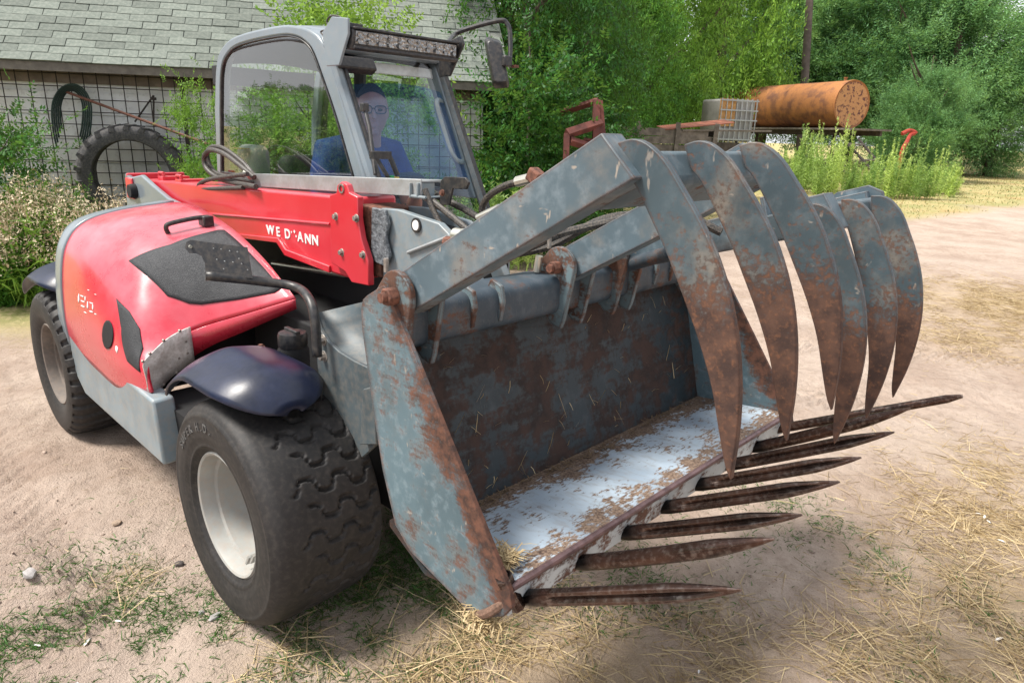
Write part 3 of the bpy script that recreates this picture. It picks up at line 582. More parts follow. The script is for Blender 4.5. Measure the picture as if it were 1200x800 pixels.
# roof: crowned sheet over the top run of the frames
top = outer[9:38]; G = np.zeros((len(top)*1, 9, 3))
for i, q in enumerate(top):
    for j, t in enumerate(np.linspace(-1, 1, 9)): G[i, j] = (q[0], (YR+YL)/2+t*(YL-YR)/2*.995, q[1]-.006+.03*(1-t*t))
MB().grid(G).build('cab_roof', M['cabgrey'], TH, solid=.05, ang=60)
MB().grid(G+np.array([0, 0, -.055])).build('headliner', M['interior'], TH, solid=.01)
# rear wall
MB().prism([(YR+.05, .7), (YR+.05, 1.35), (YL-.05, 1.35), (YL-.05, .7)], 'x', -1.94, -1.90).build('cab_rear_panel', M['interior'], TH)
MB().add([(-1.90, YR+.06, 1.40), (-1.90, YR+.06, 2.08), (-1.90, YL-.06, 2.08), (-1.90, YL-.06, 1.40)], [(0, 1, 2, 3)]).build('rear_window', M['windshield'], TH)
# lower body
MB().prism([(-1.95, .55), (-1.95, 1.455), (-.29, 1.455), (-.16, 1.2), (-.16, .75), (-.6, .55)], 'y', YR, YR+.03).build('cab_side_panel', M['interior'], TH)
MB().prism([(-1.95, .55), (-1.95, 1.455), (-.9, 1.455), (-.29, 1.2), (-.16, 1.2), (-.16, .75), (-.6, .55)], 'y', YL-.03, YL).build('cab_side_panel', M['cabgrey'], TH)
MB().box((-1.0, .46, .6), (1.8, .62, .06)).box((-.2, .46, .92), (.08, .66, .56)).build('cab_floor', M['interior'], TH)
# windscreen between the front pillars
f0, f1 = np.array(outer0[8]), np.array(outer0[11]); dv = (f1-f0)/np.linalg.norm(f1-f0)
def ws(t): return f0+dv*t
L_ = float((f0[1]-1.20)/-dv[1]); Lp = np.linalg.norm(f1-f0)
def screen(t0, t1, y0, y1, off=0, n=7, bow=.05):
    G = np.zeros((6, n, 3)); nn = np.array([-dv[1], dv[0]]) if -dv[1] > 0 else np.array([dv[1], -dv[0]])
    for i, t in enumerate(np.linspace(t0, t1, 6)):
        for j, u in enumerate(np.linspace(-1, 1, n)):
            p = ws(t)+nn*(bow*(1-u*u)+off); G[i, j] = (p[0], (y0+y1)/2+u*(y1-y0)/2, p[1])
    return MB().grid(G)
screen(.03, L_, YR+.055, YL-.045, 0).build('windscreen', M['windshield'], TH)
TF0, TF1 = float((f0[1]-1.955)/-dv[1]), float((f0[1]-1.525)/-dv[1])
screen(TF0, TF1, YR+.06, YL-.05, -.012).build('blue_reflection_sheet', M['blue_reflect'], TH)  # added blue sheet, carries the painted sky reflection behind the glass
for y in (YR+.028, YL-.030):
    a, b = ws(-.02), ws(L_)
    MB().tube([(a[0]+.012, y, a[1]+.01), (b[0]+.012, y, b[1]+.01)], .026, 8).build('front_pillar', M['cabgrey' if y < .4 else 'frame'], TH)
    MB().tube([(a[0]+.035, y+(.022 if y < .4 else -.0), a[1]+.01), (b[0]+.035, y+(.022 if y < .4 else -.0), b[1]+.01)], .012, 6).build('screen_seal', M['blackpl'], TH)
a = ws(.02); MB().box((a[0]+.02, (YR+YL)/2, a[1]+.0), (.07, YL-YR-.02, .05)).build('screen_header', M['cabgrey'], TH, bevel=.015)
a = ws(.10); MB().box((a[0]-.03, .50, a[1]), (.01, .50, .05), Matrix.Rotation(-.3, 3, 'Y')).build('sun_blind', M['white'], TH, bevel=.004)
a = ws(.105); MB().box((a[0]+.035, .235, a[1]), (.05, .20, .06), Matrix.Rotation(-.5, 3, 'Y')).build('visor', M['blackpl'], TH, bevel=.008)
# light bar
lb = np.array([at(414, 45, 'x', -.43), at(537, 62, 'x', -.43)]); lc = lb.mean(0); ly = lb[1][1]-lb[0][1]
LB = MB().box((-.46, lc[1], lc[2]), (.05, ly, .085), Matrix.Rotation(.15, 3, 'Y')).build('light_bar', M['blackpl'], TH, bevel=.008)
for k in range(7): MB().box((-.49, lc[1], lc[2]-.036+k*.012), (.03, ly*.98, .004)).build('cooling_fin', M['blackpl'], LB)
def mat_led():
    k = Nt('led_reflectors'); v = k.voro(70); c = k.mix(k.ramp(v, .1, .45), (.55, .55, .52), (.22, .225, .23)); return k.pbr(c, .18, .75, k.bump(v, .8, .006), .6)
M['led'] = mat_led()
MB().box((-.433, lc[1], lc[2]+.006), (.006, ly*.955, .052), Matrix.Rotation(.15, 3, 'Y')).build('led_lens', M['led'], LB, bevel=.002)
ND = 22
for k in range(ND):
    MB().lathe([(.0, .0), (.006, .001), (.010, .006)], (-.4305, lc[1]+ly*.92*((k % 11)/10-.5)*.98, lc[2]+.018-.026*(k//11)), 'x', 12).build('led', M['rail'], LB)
MB().box((-.44, lc[1], lc[2]-.033), (.03, ly*.99, .012)).box((-.45, lc[1], lc[2]+.042), (.06, ly*.995, .01)).build('bar_trim', M['blackpl'], LB, bevel=.003)
for s in (-1, 1):
    y = lc[1]+s*(ly/2+.012)
    MB().prism([(-.62, 2.02), (-.64, 2.16), (-.56, 2.215), (-.44, 2.20), (-.44, 2.14), (-.52, 2.02)] if s < 0 else [(-.58, 2.02), (-.58, 2.16), (-.42, 2.20), (-.40, 2.16), (-.50, 2.02)], 'y', y-.006, y+.006).build('bar_bracket', M['cabgrey' if s < 0 else 'blackpl'], LB, bevel=.003)
MB().box((-.50, lc[1]-ly/2+.03, lc[2]+.055), (.07, .09, .02)).build('bar_clamp', M['blackpl'], LB, bevel=.003)
hose([at(380, 50, 'y', .11), at(386, 44, 'y', .11), at(388, 34, 'y', .11), at(383, 26, 'y', .11), at(388, 19, 'y', .11), at(398, 20, 'y', .11), at(403, 26, 'y', .11)], .004, 'bar_cable')
hose([at(383, 66, 'y', .11), at(388, 58, 'y', .11), at(386, 48, 'y', .11), at(376, 38, 'y', .11), at(385, 35, 'y', .11)], .004, 'bar_cable')
# mirror on its bent arm
dm = 3.42
arm = [(-.47, lc[1]+ly/2-.03, lc[2]+.04), dep(533, 41, dm+.05), dep(548, 34, dm+.03), dep(585, 24.5, dm), dep(594, 28, dm), dep(597.5, 38, dm), dep(598, 60, dm), dep(597, 78, dm)]
mi = MB().tube(smooth_path(arm, 5), .012, 10).build('mirror_arm', M['blackpl'], TH)
mc = [dep(*q, dm+.02) for q in [(568, 46), (572, 43), (585, 47), (588, 52), (597, 98), (596, 103), (582, 104), (577, 101), (568, 52)]]
vn = Vector(-CF)*.0+Vector((.75, -.66, 0)); n = len(mc); mcv = [Vector(q) for q in mc]; ce = sum(mcv, Vector())/n
bk = [ce+(q-ce)*.8-vn*-.045 for q in mcv]
MB().add(mcv+bk+[q-vn*.012 for q in mcv], [tuple(range(n, 2*n))]+[(i, (i+1) % n, n+(i+1) % n, n+i) for i in range(n)]+[(i, 2*n+i, 2*n+(i+1) % n, (i+1) % n) for i in range(n)]+[tuple(range(3*n-1, 2*n-1, -1))]).build('mirror_housing', M['blackpl'], mi, bevel=.006)
MB().box(dep(594, 72, dm-.03), (.03, .05, .05)).build('mirror_clamp', M['blackpl'], mi, bevel=.006)
MB().box(dep(603, 78, dm), (.03, .03, .012)).build('mirror_tab', M['boltrust'], mi)
# wiper
w0 = [at(427, 126, 'x', -.40), at(433, 150, 'x', -.36), at(440, 205, 'x', -.22)]
wp = MB().tube(w0, .010, 8).box(w0[0], (.03, .03, .035)).build('wiper', M['blackpl'], TH, bevel=.004)
MB().tube(smooth_path([at(436, 183, 'x', -.2), at(440, 180, 'x', -.2), at(450, 181, 'x', -.19), at(456, 183, 'x', -.19), at(466, 206, 'x', -.17)], 4), .011, 8).tube([at(440, 184, 'x', -.19), at(455, 208, 'x', -.17)], .009, 8).box(at(446, 182, 'x', -.19), (.03, .09, .03)).build('wiper_linkage', M['blackpl'], wp, bevel=.004)
MB().box(at(458, 208, 'x', -.17), (.02, .02, .015)).build('cable_clip', plain('green_clip', (.02, .25, .08), .5), wp)
MB().box(at(464, 209, 'x', -.17), (.02, .02, .012)).build('cable_clip', plain('yellow_clip', (.5, .36, .02), .5), wp)
# grab handle inside the left pillar
g_ = [(-.62, .74, 1.90), (-.60, .70, 1.91), (-.57, .665, 1.88), (-.50, .66, 1.74), (-.46, .665, 1.66), (-.45, .70, 1.62), (-.46, .745, 1.615)]
MB().tube(smooth_path(g_, 5), .014, 10).build('grab_handle', M['grey'], TH)
# seat, steering wheel and interior
seat = MB().box((-1.12, .45, 1.00), (.46, .44, .12)).build('seat', M['interior'], TH, bevel=.05, seg=3)
MB().box((-1.36, .45, 1.30), (.12, .44, .62), Matrix.Rotation(-.12, 3, 'Y')).build('seat_back', M['interior'], seat, bevel=.05, seg=3)
sw = Vector((-.62, .40, 1.44)); R_ = Matrix.Rotation(math.radians(-38), 3, 'Y')
st = MB(); rr = [sw+R_ @ Vector((.19*math.cos(a), .19*math.sin(a), 0)) for a in np.linspace(0, 2*np.pi, 37)]
st.tube(rr, .015, 8, caps=False); st.tube([sw, sw+R_ @ Vector((0, 0, -.35))], .025, 10); [st.tube([sw, sw+R_ @ Vector((.19*math.cos(a), .19*math.sin(a), 0))], .012, 8) for a in (.5, 2.6, 4.7)]
st.build('steering_wheel', M['blackpl'], TH)
MB().box(at(288, 190, 'y', .24)+np.array([0, .05, -.03]), (.24, .12, .26)).build('side_console', M['consol'], TH, bevel=.05, seg=4)
MB().box(at(283, 174, 'y', .20), (.10, .05, .004)).build('warning_sticker', plain('amber_sticker', (.55, .36, .12), .5), TH)
MB().box(at(263, 149, 'y', .17), (.10, .004, .12)).build('inner_label', M['white'], TH)
MB().box((-.45, .46, 1.28), (.3, .5, .14), Matrix.Rotation(.3, 3, 'Y')).build('dashboard', M['interior'], TH, bevel=.03)
MB().tube([(-1.45, .78, .9), (-1.43, .765, 1.45), (-1.38, .765, 2.10)], .035, 8).build('door_post', M['interior'], TH)
MB().box((-1.93, .46, 2.03), (.06, .62, .10)).build('rear_header', M['interior'], TH)
# =================================================================== GRAPPLE BUCKET
BX, BY, BZ = 1.15, .1355, .58
GB = thing('grapple_bucket', 'worn blue grey grapple bucket with tines and curved clamp fingers, carried on the telehandler', 'grapple bucket', (BX, BY, BZ))
YN, YF_ = -.668, .939
sp_px = [(425, 351), (430, 346), (449, 334), (454, 340), (597, 692), (600, 712), (590, 722), (560, 725), (545, 712), (500, 666), (480, 645), (463, 615), (448, 550), (437, 480), (424, 385), (423, 362)]
spo = xz(sp_px, YN)
MB().prism(spo, 'y', YN, YN+.014).build('side_plate', M['steel_plate'], GB, bevel=.002)
MB().prism(spo, 'y', YF_-.014, YF_).build('side_plate', M['steel_plate'], GB, bevel=.002)
fx, fz = spo[4]
# floor, lip, back plate
FB = (.885, .690); FF = (fx-.012, fz-.004)
MB().prism([FB, FF, (FF[0]-.006, FF[1]-.012), (FB[0], FB[1]-.012)], 'y', YN+.016, YF_-.016).build('floor_plate', M['floorplate'], GB)
MB().tube([(FF[0]+.002, YN+.016, FF[1]-.002), (FF[0]+.002, YF_-.016, FF[1]-.002)], .010, 10).build('cutting_edge', plain('bare_edge_steel', (.17, .11, .11), .4, .6, .35, 25, .3), GB)
MB().prism([(FF[0]-.004, FF[1]-.004), (FF[0]+.008, FF[1]-.004), (FF[0]-.005, FF[1]-.085), (FF[0]-.03, FF[1]-.085)], 'y', YN+.016, YF_-.016).build('lip', steel('lip_paint', paint=(.42, .46, .48), rust=.46, edge_r=0, orange=.3), GB)
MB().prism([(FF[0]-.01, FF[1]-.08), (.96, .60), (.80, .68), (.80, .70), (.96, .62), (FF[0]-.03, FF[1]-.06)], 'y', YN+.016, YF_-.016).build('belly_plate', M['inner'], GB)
BT = (.755, 1.215)
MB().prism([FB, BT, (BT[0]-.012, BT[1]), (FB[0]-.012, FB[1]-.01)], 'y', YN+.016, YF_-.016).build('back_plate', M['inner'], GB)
# rounded top beam
bp = []
for cx0, cz0, a0 in [(.835, 1.305, 0), (.745, 1.305, 90), (.745, 1.245, 180), (.835, 1.245, 270)]:
    bp += [(cx0+.032*math.cos(math.radians(a0+t)), cz0+.032*math.sin(math.radians(a0+t))) for t in (0, 22, 45, 68, 90)]
MB().prism(bp, 'y', YN+.016, YF_-.016).build('top_beam', M['tubepaint'], GB)
# straw caught in the corners: many thin stalks
def stalks(name, pts, n, L, mat, parent, seed, flat=.3, r=.0016):
    rg = random.Random(seed); mb = MB()
    for _ in range(n):
        c = Vector(pts(rg)); a = rg.uniform(0, 6.283); l = L*rg.uniform(.4, 1.2); d = Vector((math.cos(a), math.sin(a), rg.uniform(-flat, flat)))*l*.5
        s = Vector((-d.y, d.x, 0)).normalized()*r; k = Vector((rg.uniform(-.1, .1)*l, rg.uniform(-.1, .1)*l, rg.uniform(0, .1)*l))
        mb.add([c-d-s, c-d+s, c+k-s, c+k+s, c+d-s*.5, c+d+s*.5], [(0, 1, 3, 2), (2, 3, 5, 4)])
    o = mb.build(name, mat, parent); tag(o, kind='stuff'); return o
def mat_straw():
    k = Nt('straw'); g = k.n('NewGeometry'); c = k.mix(g.outputs['Random Per Island'], (.27, .18, .08), (.56, .44, .25)); return k.pbr(c, .6)
M['straw'] = mat_straw()
M['debris'] = plain('brown_chaff', (.13, .085, .045), .9, 0, .5, 90, .2)
stalks('caught_straw', lambda r: (lambda y: (FB[0]+.02+abs(r.gauss(0, .022+.018*math.sin(y*7))), y, FB[1]+.008+r.random()*.01))(r.choice([-.45, -.3, -.05, .1, .25, .5, .7])+r.gauss(0, .09)), 230, .035, M['debris'], GB, 1)
stalks('caught_straw', lambda r: (FF[0]-.05-abs(r.gauss(0, .05)), YN+.04+abs(r.gauss(0, .03)), FF[1]+.008+r.random()*.02), 380, .06, M['straw'], GB, 2, .5)
stalks('caught_straw', lambda r: (1.20+r.gauss(0, .022), YN+.004+r.gauss(0, .01), spo[7][1]+.002+r.gauss(0, .010)), 300, .05, M['straw'], GB, 3, .9)
stalks('caught_straw', lambda r: (lambda t: (FB[0]+(BT[0]-FB[0])*t+.006, r.uniform(-.55, .85), FB[1]+(BT[1]-FB[1])*t))(r.uniform(.03, .9)), 90, .04, M['straw'], GB, 4, 2.2, .0011)
MB().tube(smooth_path([(1.19, YN+.0, spo[7][1]+.012), (1.235, YN-.004, spo[6][1]-.008), (1.27, YN+.01, spo[5][1]-.008)], 5), .012, 8).build('corner_weld', plain('straw_caked_weld', (.17, .10, .07), .9, 0, .4, 60, .8), GB)
MB().tube(smooth_path([(1.262, YN+.012, FF[1]+.02), (1.268, YN+.03, FF[1]-.03), (1.275, YN+.05, FF[1]-.075)], 5), .022, 8).build('corner_weld', M['tine'], GB)
# tines
XE, ZE, SP, TL, TT_ = 1.2817, .6672, .2076, .575, .5175
def tine_mesh(name, notch, bend, n=22, seg=20):
    vs = []
    for i in range(n):
        t = i/(n-1); r = .0195*(1-.06*t); r *= max(.03, min(1, (1.005-t)/.26))**.62*(.86 if i == 0 else 1); dp = notch*max(0, min(1, (t-.10)/.10))*max(.3, min(1, (1.02-t)/.15))
        for j in range(seg):
            a = 2*math.pi*j/seg; q = r*(1-dp*math.exp(-((((a-math.pi) % (2*math.pi)+math.pi) % (2*math.pi)-math.pi)/.55)**2)) if notch else r
            if notch: q = r*(1-dp*math.exp(-((abs(a-math.pi))/.55)**2))
            vs.append((TL*t, q*math.cos(a)*(1+.10*t), q*math.sin(a)*1.12+bend*t*t*.06))
    fs = [(i*seg+j, i*seg+(j+1) % seg, (i+1)*seg+(j+1) % seg, (i+1)*seg+j) for i in range(n-1) for j in range(seg)]+[tuple(range(seg-1, -1, -1)), tuple(range((n-1)*seg, n*seg))]
    return MB().add(vs, fs)
tA = tine_mesh('tine', .88, .1); tB = tine_mesh('tine', .0, .35)
srcA = tA.build('tine', M['tine'], GB, local=True); srcB = tB.build('tine', M['tine'], GB, local=True)
use = [0, 1, 0, 0, 0, 0, 1]; fa = fb = False
for i in range(7):
    base = [srcA, srcB][use[i]]; first = (use[i] == 0 and not fa) or (use[i] == 1 and not fb)
    o = base if first else inst('tine', base, GB, (0, 0, 0))
    if use[i] == 0: fa = True
    else: fb = True
    tip = at(*[(871, 698), (912, 646), (941, 609), (985, 570), (1010, 541), (1049, 511), (1070, 488)][i], 'y', -.591+SP*i)
    d = Vector(tip)-Vector((XE, -.591+SP*i, ZE)); L = d.length
    o.location = Vector((XE-.012, -.591+SP*i, ZE))-Vector((BX, BY, BZ)); o.rotation_euler = (math.radians([8, 0, -14, -20, -25, -18, 0][i]), -math.atan2(d.z, d.x), 0)
    L = min(max(L, .52), .63); o.scale = ((L+.012)/TL, 1, 1)  # each tine has its own wear length
y8 = .862; tip = Vector(at(1128, 464, 'y', y8)); root = Vector((XE-.02, y8, ZE+.01))
MB().tube([root, root+(tip-root)*.5, root+(tip-root)*.93, tip], [.019, .017, .014, .006], 12).build('tine', M['tine'], GB)
# clamps
PVX, PVZ = .855, 1.366
def lug_poly(dx=0, dz=0):
    p = [(math.cos(a)*.064, math.sin(a)*.064) for a in np.radians(np.linspace(-15, 150, 12))]
    return [(PVX+q[0], PVZ+q[1]) for q in p]+[(PVX-.10, PVZ-.02), (PVX-.12, PVZ-.10), (PVX-.02, PVZ-.19), (PVX+.018, PVZ-.20), (PVX+.030, PVZ-.17)]
lug_ys = [-.648, -.552, -.018, .082, .262, .358, .77, .87]
lg = MB().prism([(a, b) for a, b in lug_poly()], 'y', -.009, .009).build('pivot_lug', M['lugmat'], GB, bevel=.003, loc=(0, 0, 0))
lg.data.transform(Matrix.Translation((BX-PVX, BY, BZ-PVZ)))
for i, y in enumerate(lug_ys):
    o = lg if i == 0 else inst('pivot_lug', lg, GB, (0, 0, 0)); o.location = (PVX-BX, y-BY, PVZ-BZ)
    if i: md = o.modifiers.new('bevel', 'BEVEL'); md.width = .003; md.segments = 2
for y, r in [(-.672, .024), (-.042, .021), (.238, .021), (.746, .021)]:
    mb = MB(); hexa(mb, (PVX, y, PVZ), r, .032, 'y'); mb.tube([(PVX, y, PVZ), (PVX, y+.155, PVZ)], .014, 12); b = mb.build('pivot_bolt', M['boltrust'], GB, bevel=.003)
    MB().tube([(PVX, y-.03, PVZ), (PVX, y, PVZ)], .013, 12).build('bolt_end', M['boltrust'], b)
    MB().tube([(PVX-.055, y+.03, PVZ+.05), (PVX-.055, y+.03, PVZ+.085)], .007, 8).build('grease_nipple', M['boltsteel'], GB)
# small guide ribs on the beam
for y in (-.41, -.30, .51, .62):
    MB().prism([(.80, 1.30), (.83, 1.36), (.875, 1.345), (.885, 1.30), (.872, 1.24), (.86, 1.235)], 'y', y, y+.013).build('beam_rib', M['lugmat'], GB, bevel=.003)
F_out = xz([(724, 168), (742, 162.5), (760, 168), (781, 188), (800, 219), (822, 258), (842, 303), (858, 358), (866, 410), (868, 460), (865, 510), (857, 562)], -.60)
F_in = [F_out[-1]]+xz([(850, 540), (843, 500), (835, 452), (820, 398), (800, 342), (784, 300), (768, 264), (755, 236), (745, 216), (733, 200)], -.60)
def sm2(l): return [(q.x, q.y) for q in smooth_path([(a, b, 0) for a, b in l], 3)]
FP = [(a-PVX, b-PVZ) for a, b in sm2(F_out)+sm2(F_in)[1:]]
AL, AH = .735, .052; AA = math.radians(30.2)
def rot2(q, a): return (q[0]*math.cos(a)-q[1]*math.sin(a), q[0]*math.sin(a)+q[1]*math.cos(a))
def clamp(y0, y1, fys, arms, tilt, hang):
    # local frame: origin on the pivot axis, unrotated near pose
    cb = [rot2(q, AA) for q in [(.60, -.052), (.60, .022), (.70, .026), (.712, .016), (.712, -.040), (.70, -.052)]]
    c = MB().prism(cb, 'y', y0, y1).build('clamp', M['steel'], GB, bevel=.006, local=True, loc=(PVX-BX, -BY, PVZ-BZ)); c.rotation_euler = (0, -tilt, 0)
    for i, y in enumerate(arms):
        ar = [rot2(q, AA) for q in [(-.045, -.03), (-.03, -.052), (.66, -AH), (.745 if i == 0 else .66, -AH), (.715 if i == 0 else .66, AH), (-.02, AH), (-.045, .03)]]
        MB().prism(ar, 'y', y-.032, y+.032).build('clamp_arm', M['steel_arm'], c, bevel=.003, local=True)
    for i, y in enumerate(fys):
        if i == 0: src = MB().prism(FP, 'y', -.008, .008).build('finger', M['finger'], c, bevel=.0025, local=True, loc=(0, y, 0))
        else:
            o = inst('finger', src, c, (0, y, 0)); md = o.modifiers.new('bevel', 'BEVEL'); md.width = .0025; md.segments = 2; md.limit_method = 'ANGLE'
    st = [rot2(q, AA) for q in [(.585, -.04), (.585, .075), (.599, .075), (.599, -.04)]]
    MB().prism(st, 'y', fys[0]+.03, fys[0]+.22).build('stop_plate', M['steel_arm'], c, bevel=.003, local=True)
    gs = [rot2(q, AA) for q in [(.50, .04), (.56, .07), (.66, .07), (.70, .04), (.70, .02)]]
    for y in arms[1:]: MB().prism(gs, 'y', y-.008, y+.008).build('gusset', M['steel_arm'], c, bevel=.002, local=True)
    return c
clamp(-.585, .05, [-.598, -.364, -.124], [-.600, .03], 0, 0)
clamp(.15, .80, [.14, .388, .636], [.31, .82], math.radians(-12.3), 0)
# grapple hoses behind the arms
MB().tube(smooth_path([(.60, -.1, 1.40), (.74, .0, 1.44), (.92, .1, 1.50), (1.10, .2, 1.55), (1.25, .25, 1.50)], 6), .013, 8).build('grapple_hose', M['rubber'], GB)
MB().tube(smooth_path([(.55, .05, 1.35), (.70, .12, 1.40), (.85, .2, 1.50), (1.0, .3, 1.52), (1.1, .36, 1.46)], 6), .013, 8).build('grapple_hose', M['rubber'], GB)
MB().tube(smooth_path([(.62, -.25, 1.30), (.72, -.2, 1.36), (.74, -.1, 1.40), (.8, .05, 1.46)], 6), .013, 8).build('grapple_hose', M['rubber'], GB)
for y in (.34, .80):
    MB().tube([(.78, y-.02 if y < .5 else y-.1, 1.30), (1.1, y-.1, 1.42)], .024, 12).build('grapple_cylinder', M['tubepaint'], GB)
MB().tube([at(632, 300, 'y', -.05), at(629, 318, 'y', -.05)], .012, 10).build('hose_fitting', M['chrome'], GB)

# =================================================================== DRIVER
PR = Vector((-1.05, .42, 1.06))
PE = thing('person', 'man in a blue short sleeved shirt and dark glasses sitting at the wheel', 'person', PR)
Hd = Vector((-.80, .435, 1.850)); yaw = math.radians(-30); Rz = Matrix.Rotation(yaw, 3, 'Z') @ Matrix.Rotation(math.radians(4), 3, 'Y')
def hp_(x, y, z): return Hd+Rz @ Vector((x, y, z))
def head(mb, s=1.0, top=False):
    n, mm = 28, 22; vs = []
    for i in range(mm+1):
        ph = math.pi*i/mm; z = math.cos(ph)
        for j in range(n):
            th = 2*math.pi*j/n; cx0, sy0 = math.cos(th), math.sin(th); r = math.sin(ph)
            wx = .100 if cx0 > 0 else .108; wy = .083
            if z < -.1: wy *= 1-.20*min(1, (-z-.1)/.9); wx *= 1-.16*min(1, (-z-.1)/.9) if cx0 > 0 else 1-.45*min(1, (-z-.1)/.9)
            if cx0 > 0: r2 = r**.8 if z < 0 else r
            else: r2 = r
            vs.append(hp_(wx*r2*cx0*s, wy*r2*sy0*s, .125*z*s))
    fs = [(i*n+j, i*n+(j+1) % n, (i+1)*n+(j+1) % n, (i+1)*n+j) for i in range(mm) for j in range(n)]
    return mb.add(vs, fs)
def blob(mb, c, r, n=12, Mx=None):
    vs = []
    for i in range(n+1):
        for j in range(n*2):
            a, b = math.pi*i/n, math.pi*j/n; q = Vector((r[0]*math.sin(a)*math.cos(b), r[1]*math.sin(a)*math.sin(b), r[2]*math.cos(a))); vs.append((Mx @ q if Mx else q)+Vector(c))
    return mb.add(vs, [(i*n*2+j, i*n*2+(j+1) % (n*2), (i+1)*n*2+(j+1) % (n*2), (i+1)*n*2+j) for i in range(n) for j in range(n*2)])
bd = MB(); head(bd)
blob(bd, hp_(.102, 0, -.012), (.018, .012, .030), 8, Rz); blob(bd, hp_(.112, 0, -.026), (.014, .014, .011), 8, Rz)
for s in (-1, 1): blob(bd, hp_(-.005, s*.078, -.008), (.018, .009, .030), 8, Rz); blob(bd, hp_(.086, s*.034, .030), (.016, .030, .009), 8, Rz)
blob(bd, hp_(.090, 0, -.062), (.012, .026, .006), 8, Rz); blob(bd, hp_(.088, 0, -.072), (.012, .023, .007), 8, Rz); blob(bd, hp_(.078, 0, -.100), (.022, .028, .020), 8, Rz)
NK = Hd+Vector((-.035, 0, -.13))
bd.tube([Hd+Vector((-.02, 0, -.05)), NK, NK+Vector((-.03, .005, -.09))], [.062, .064, .08], 16)
SH = Vector((-.90, .43, 1.645))
bd.tube([SH+Vector((0, 0, .04)), SH+Vector((-.01, 0, -.12)), SH+Vector((-.05, .01, -.34)), SH+Vector((-.10, .02, -.50))], [.10, .135, .13, .135], 20)
arms = [[SH+Vector((.0, -.20, -.01)), Vector((-.83, .15, 1.36)), Vector((-.66, .22, 1.43)), Vector((-.61, .25, 1.46))], [SH+Vector((.0, .20, -.01)), Vector((-.73, .63, 1.36)), Vector((-.58, .54, 1.45)), Vector((-.54, .52, 1.47))]]
for a in arms:
    bd.tube([SH+(a[0]-SH)*.3, a[0], (a[0]+a[1])/2, a[1], (a[1]*2+a[2])/3, a[2], a[3]], [.08, .062, .054, .045, .045, .029, .03], 14)
    d = (a[3]-a[2]).normalized(); w = Vector((0, 0, 1)).cross(d).normalized(); u = d.cross(w); p = a[3]
    blob(bd, p+d*.02, (.045, .036, .016), 8, Matrix((d, w, u)).transposed())
    for k, (ow, ln) in enumerate([(-.028, .060), (-.010, .070), (.010, .068), (.027, .054)]):
        b0 = p+d*.05+w*ow; bd.tube([b0, b0+d*ln*.45+u*.008, b0+d*ln*.7-u*.012, b0+d*ln*.55-u*.032], [.0095, .009, .0085, .007], 8)
    b0 = p+d*.005+w*(-.036); bd.tube([b0, b0+d*.03-w*.016-u*.006, b0+d*.045-w*.004-u*.024], [.011, .010, .008], 8)
for s in (-1, 1):
    hip = SH+Vector((-.09, .02+s*.10, -.50)); kn = hip+Vector((.42, s*.05, .05)); ft = kn+Vector((.05, 0, -.42))
    bd.tube([hip, (hip+kn)/2, kn, (kn+ft)/2, ft], [.095, .085, .062, .052, .04], 14); blob(bd, ft+Vector((.06, 0, -.02)), (.12, .045, .035), 8)
def mat_skin():
    k = Nt('skin_and_trousers'); z = k.sep()[2]; n = k.noise(30, 4, .6); c = k.mix(n, (.72, .28, .18), (.80, .35, .24)); c = k.mix(k.ramp(z, .13, .12), c, (.03, .035, .05)); m_ = k.pbr(c, .5); k.b.inputs['Subsurface Weight'].default_value = .1; return m_
body = bd.build('body', mat_skin(), PE, ang=180); md = body.modifiers.new('remesh', 'REMESH'); md.mode = 'VOXEL'; md.voxel_size = .0065; md.use_smooth_shade = True
sm = body.modifiers.new('smooth', 'SMOOTH'); sm.iterations = 2; sm.factor = .4
sh = MB(); sh.tube([SH+Vector((.0, 0, .075)), SH+Vector((0, 0, .03)), SH+Vector((-.01, 0, -.12)), SH+Vector((-.05, .01, -.34)), SH+Vector((-.10, .02, -.49))], [.075, .125, .16, .16, .165], 20)
for a in arms: sh.tube([SH+(a[0]-SH)*.25, a[0], a[0]+(a[1]-a[0])*.35, a[0]+(a[1]-a[0])*.72], [.10, .082, .076, .07], 14)
so = sh.build('shirt', plain('blue_cotton', (.012, .045, .22), .85, 0, .25, 12, .3), PE, ang=180); md = so.modifiers.new('remesh', 'REMESH'); md.mode = 'VOXEL'; md.voxel_size = .010; md.use_smooth_shade = True
hr_ = MB(); n, mm = 28, 12; vs = []
for i in range(mm+1):
    ph = math.pi*.56*i/mm; z = math.cos(ph)
    for j in range(n):
        th = 2*math.pi*j/n; cx0, sy0 = math.cos(th), math.sin(th); r = math.sin(ph); zz_ = z
        if cx0 > .1 and z < .70: zz_ = max(z, .70-.45*(1-cx0)); r = min(r, math.sin(math.acos(zz_)))
        vs.append(hp_((.103 if cx0 > 0 else .111)*r*cx0*1.02-.003, .080*r*sy0*1.03, .127*zz_*1.02))
hr_.add(vs, [(i*n+j, i*n+(j+1) % n, (i+1)*n+(j+1) % n, (i+1)*n+j) for i in range(mm) for j in range(n)]).build('hair', plain('grey_hair', (.11, .09, .08), .8, 0, .3, 120, .8), PE, ang=180)
gl = MB()
for s in (-1, 1):
    c = [hp_(.108-.004*abs(t), s*.034+.027*math.copysign(abs(math.cos(a))**.6, math.cos(a)), .010+.018*math.copysign(abs(math.sin(a))**.7, math.sin(a))) for a in np.linspace(0, 2*np.pi, 21) for t in (0,)]
    gl.tube(c, .0028, 6, caps=False); gl.tube([hp_(.105, s*.06, .016), hp_(.06, s*.080, .014), hp_(-.01, s*.084, .008)], .0026, 6)
gl.tube([hp_(.110, -.008, .014), hp_(.112, .0, .016), hp_(.110, .008, .014)], .0026, 6)
gl.build('glasses', M['blackpl'], PE)
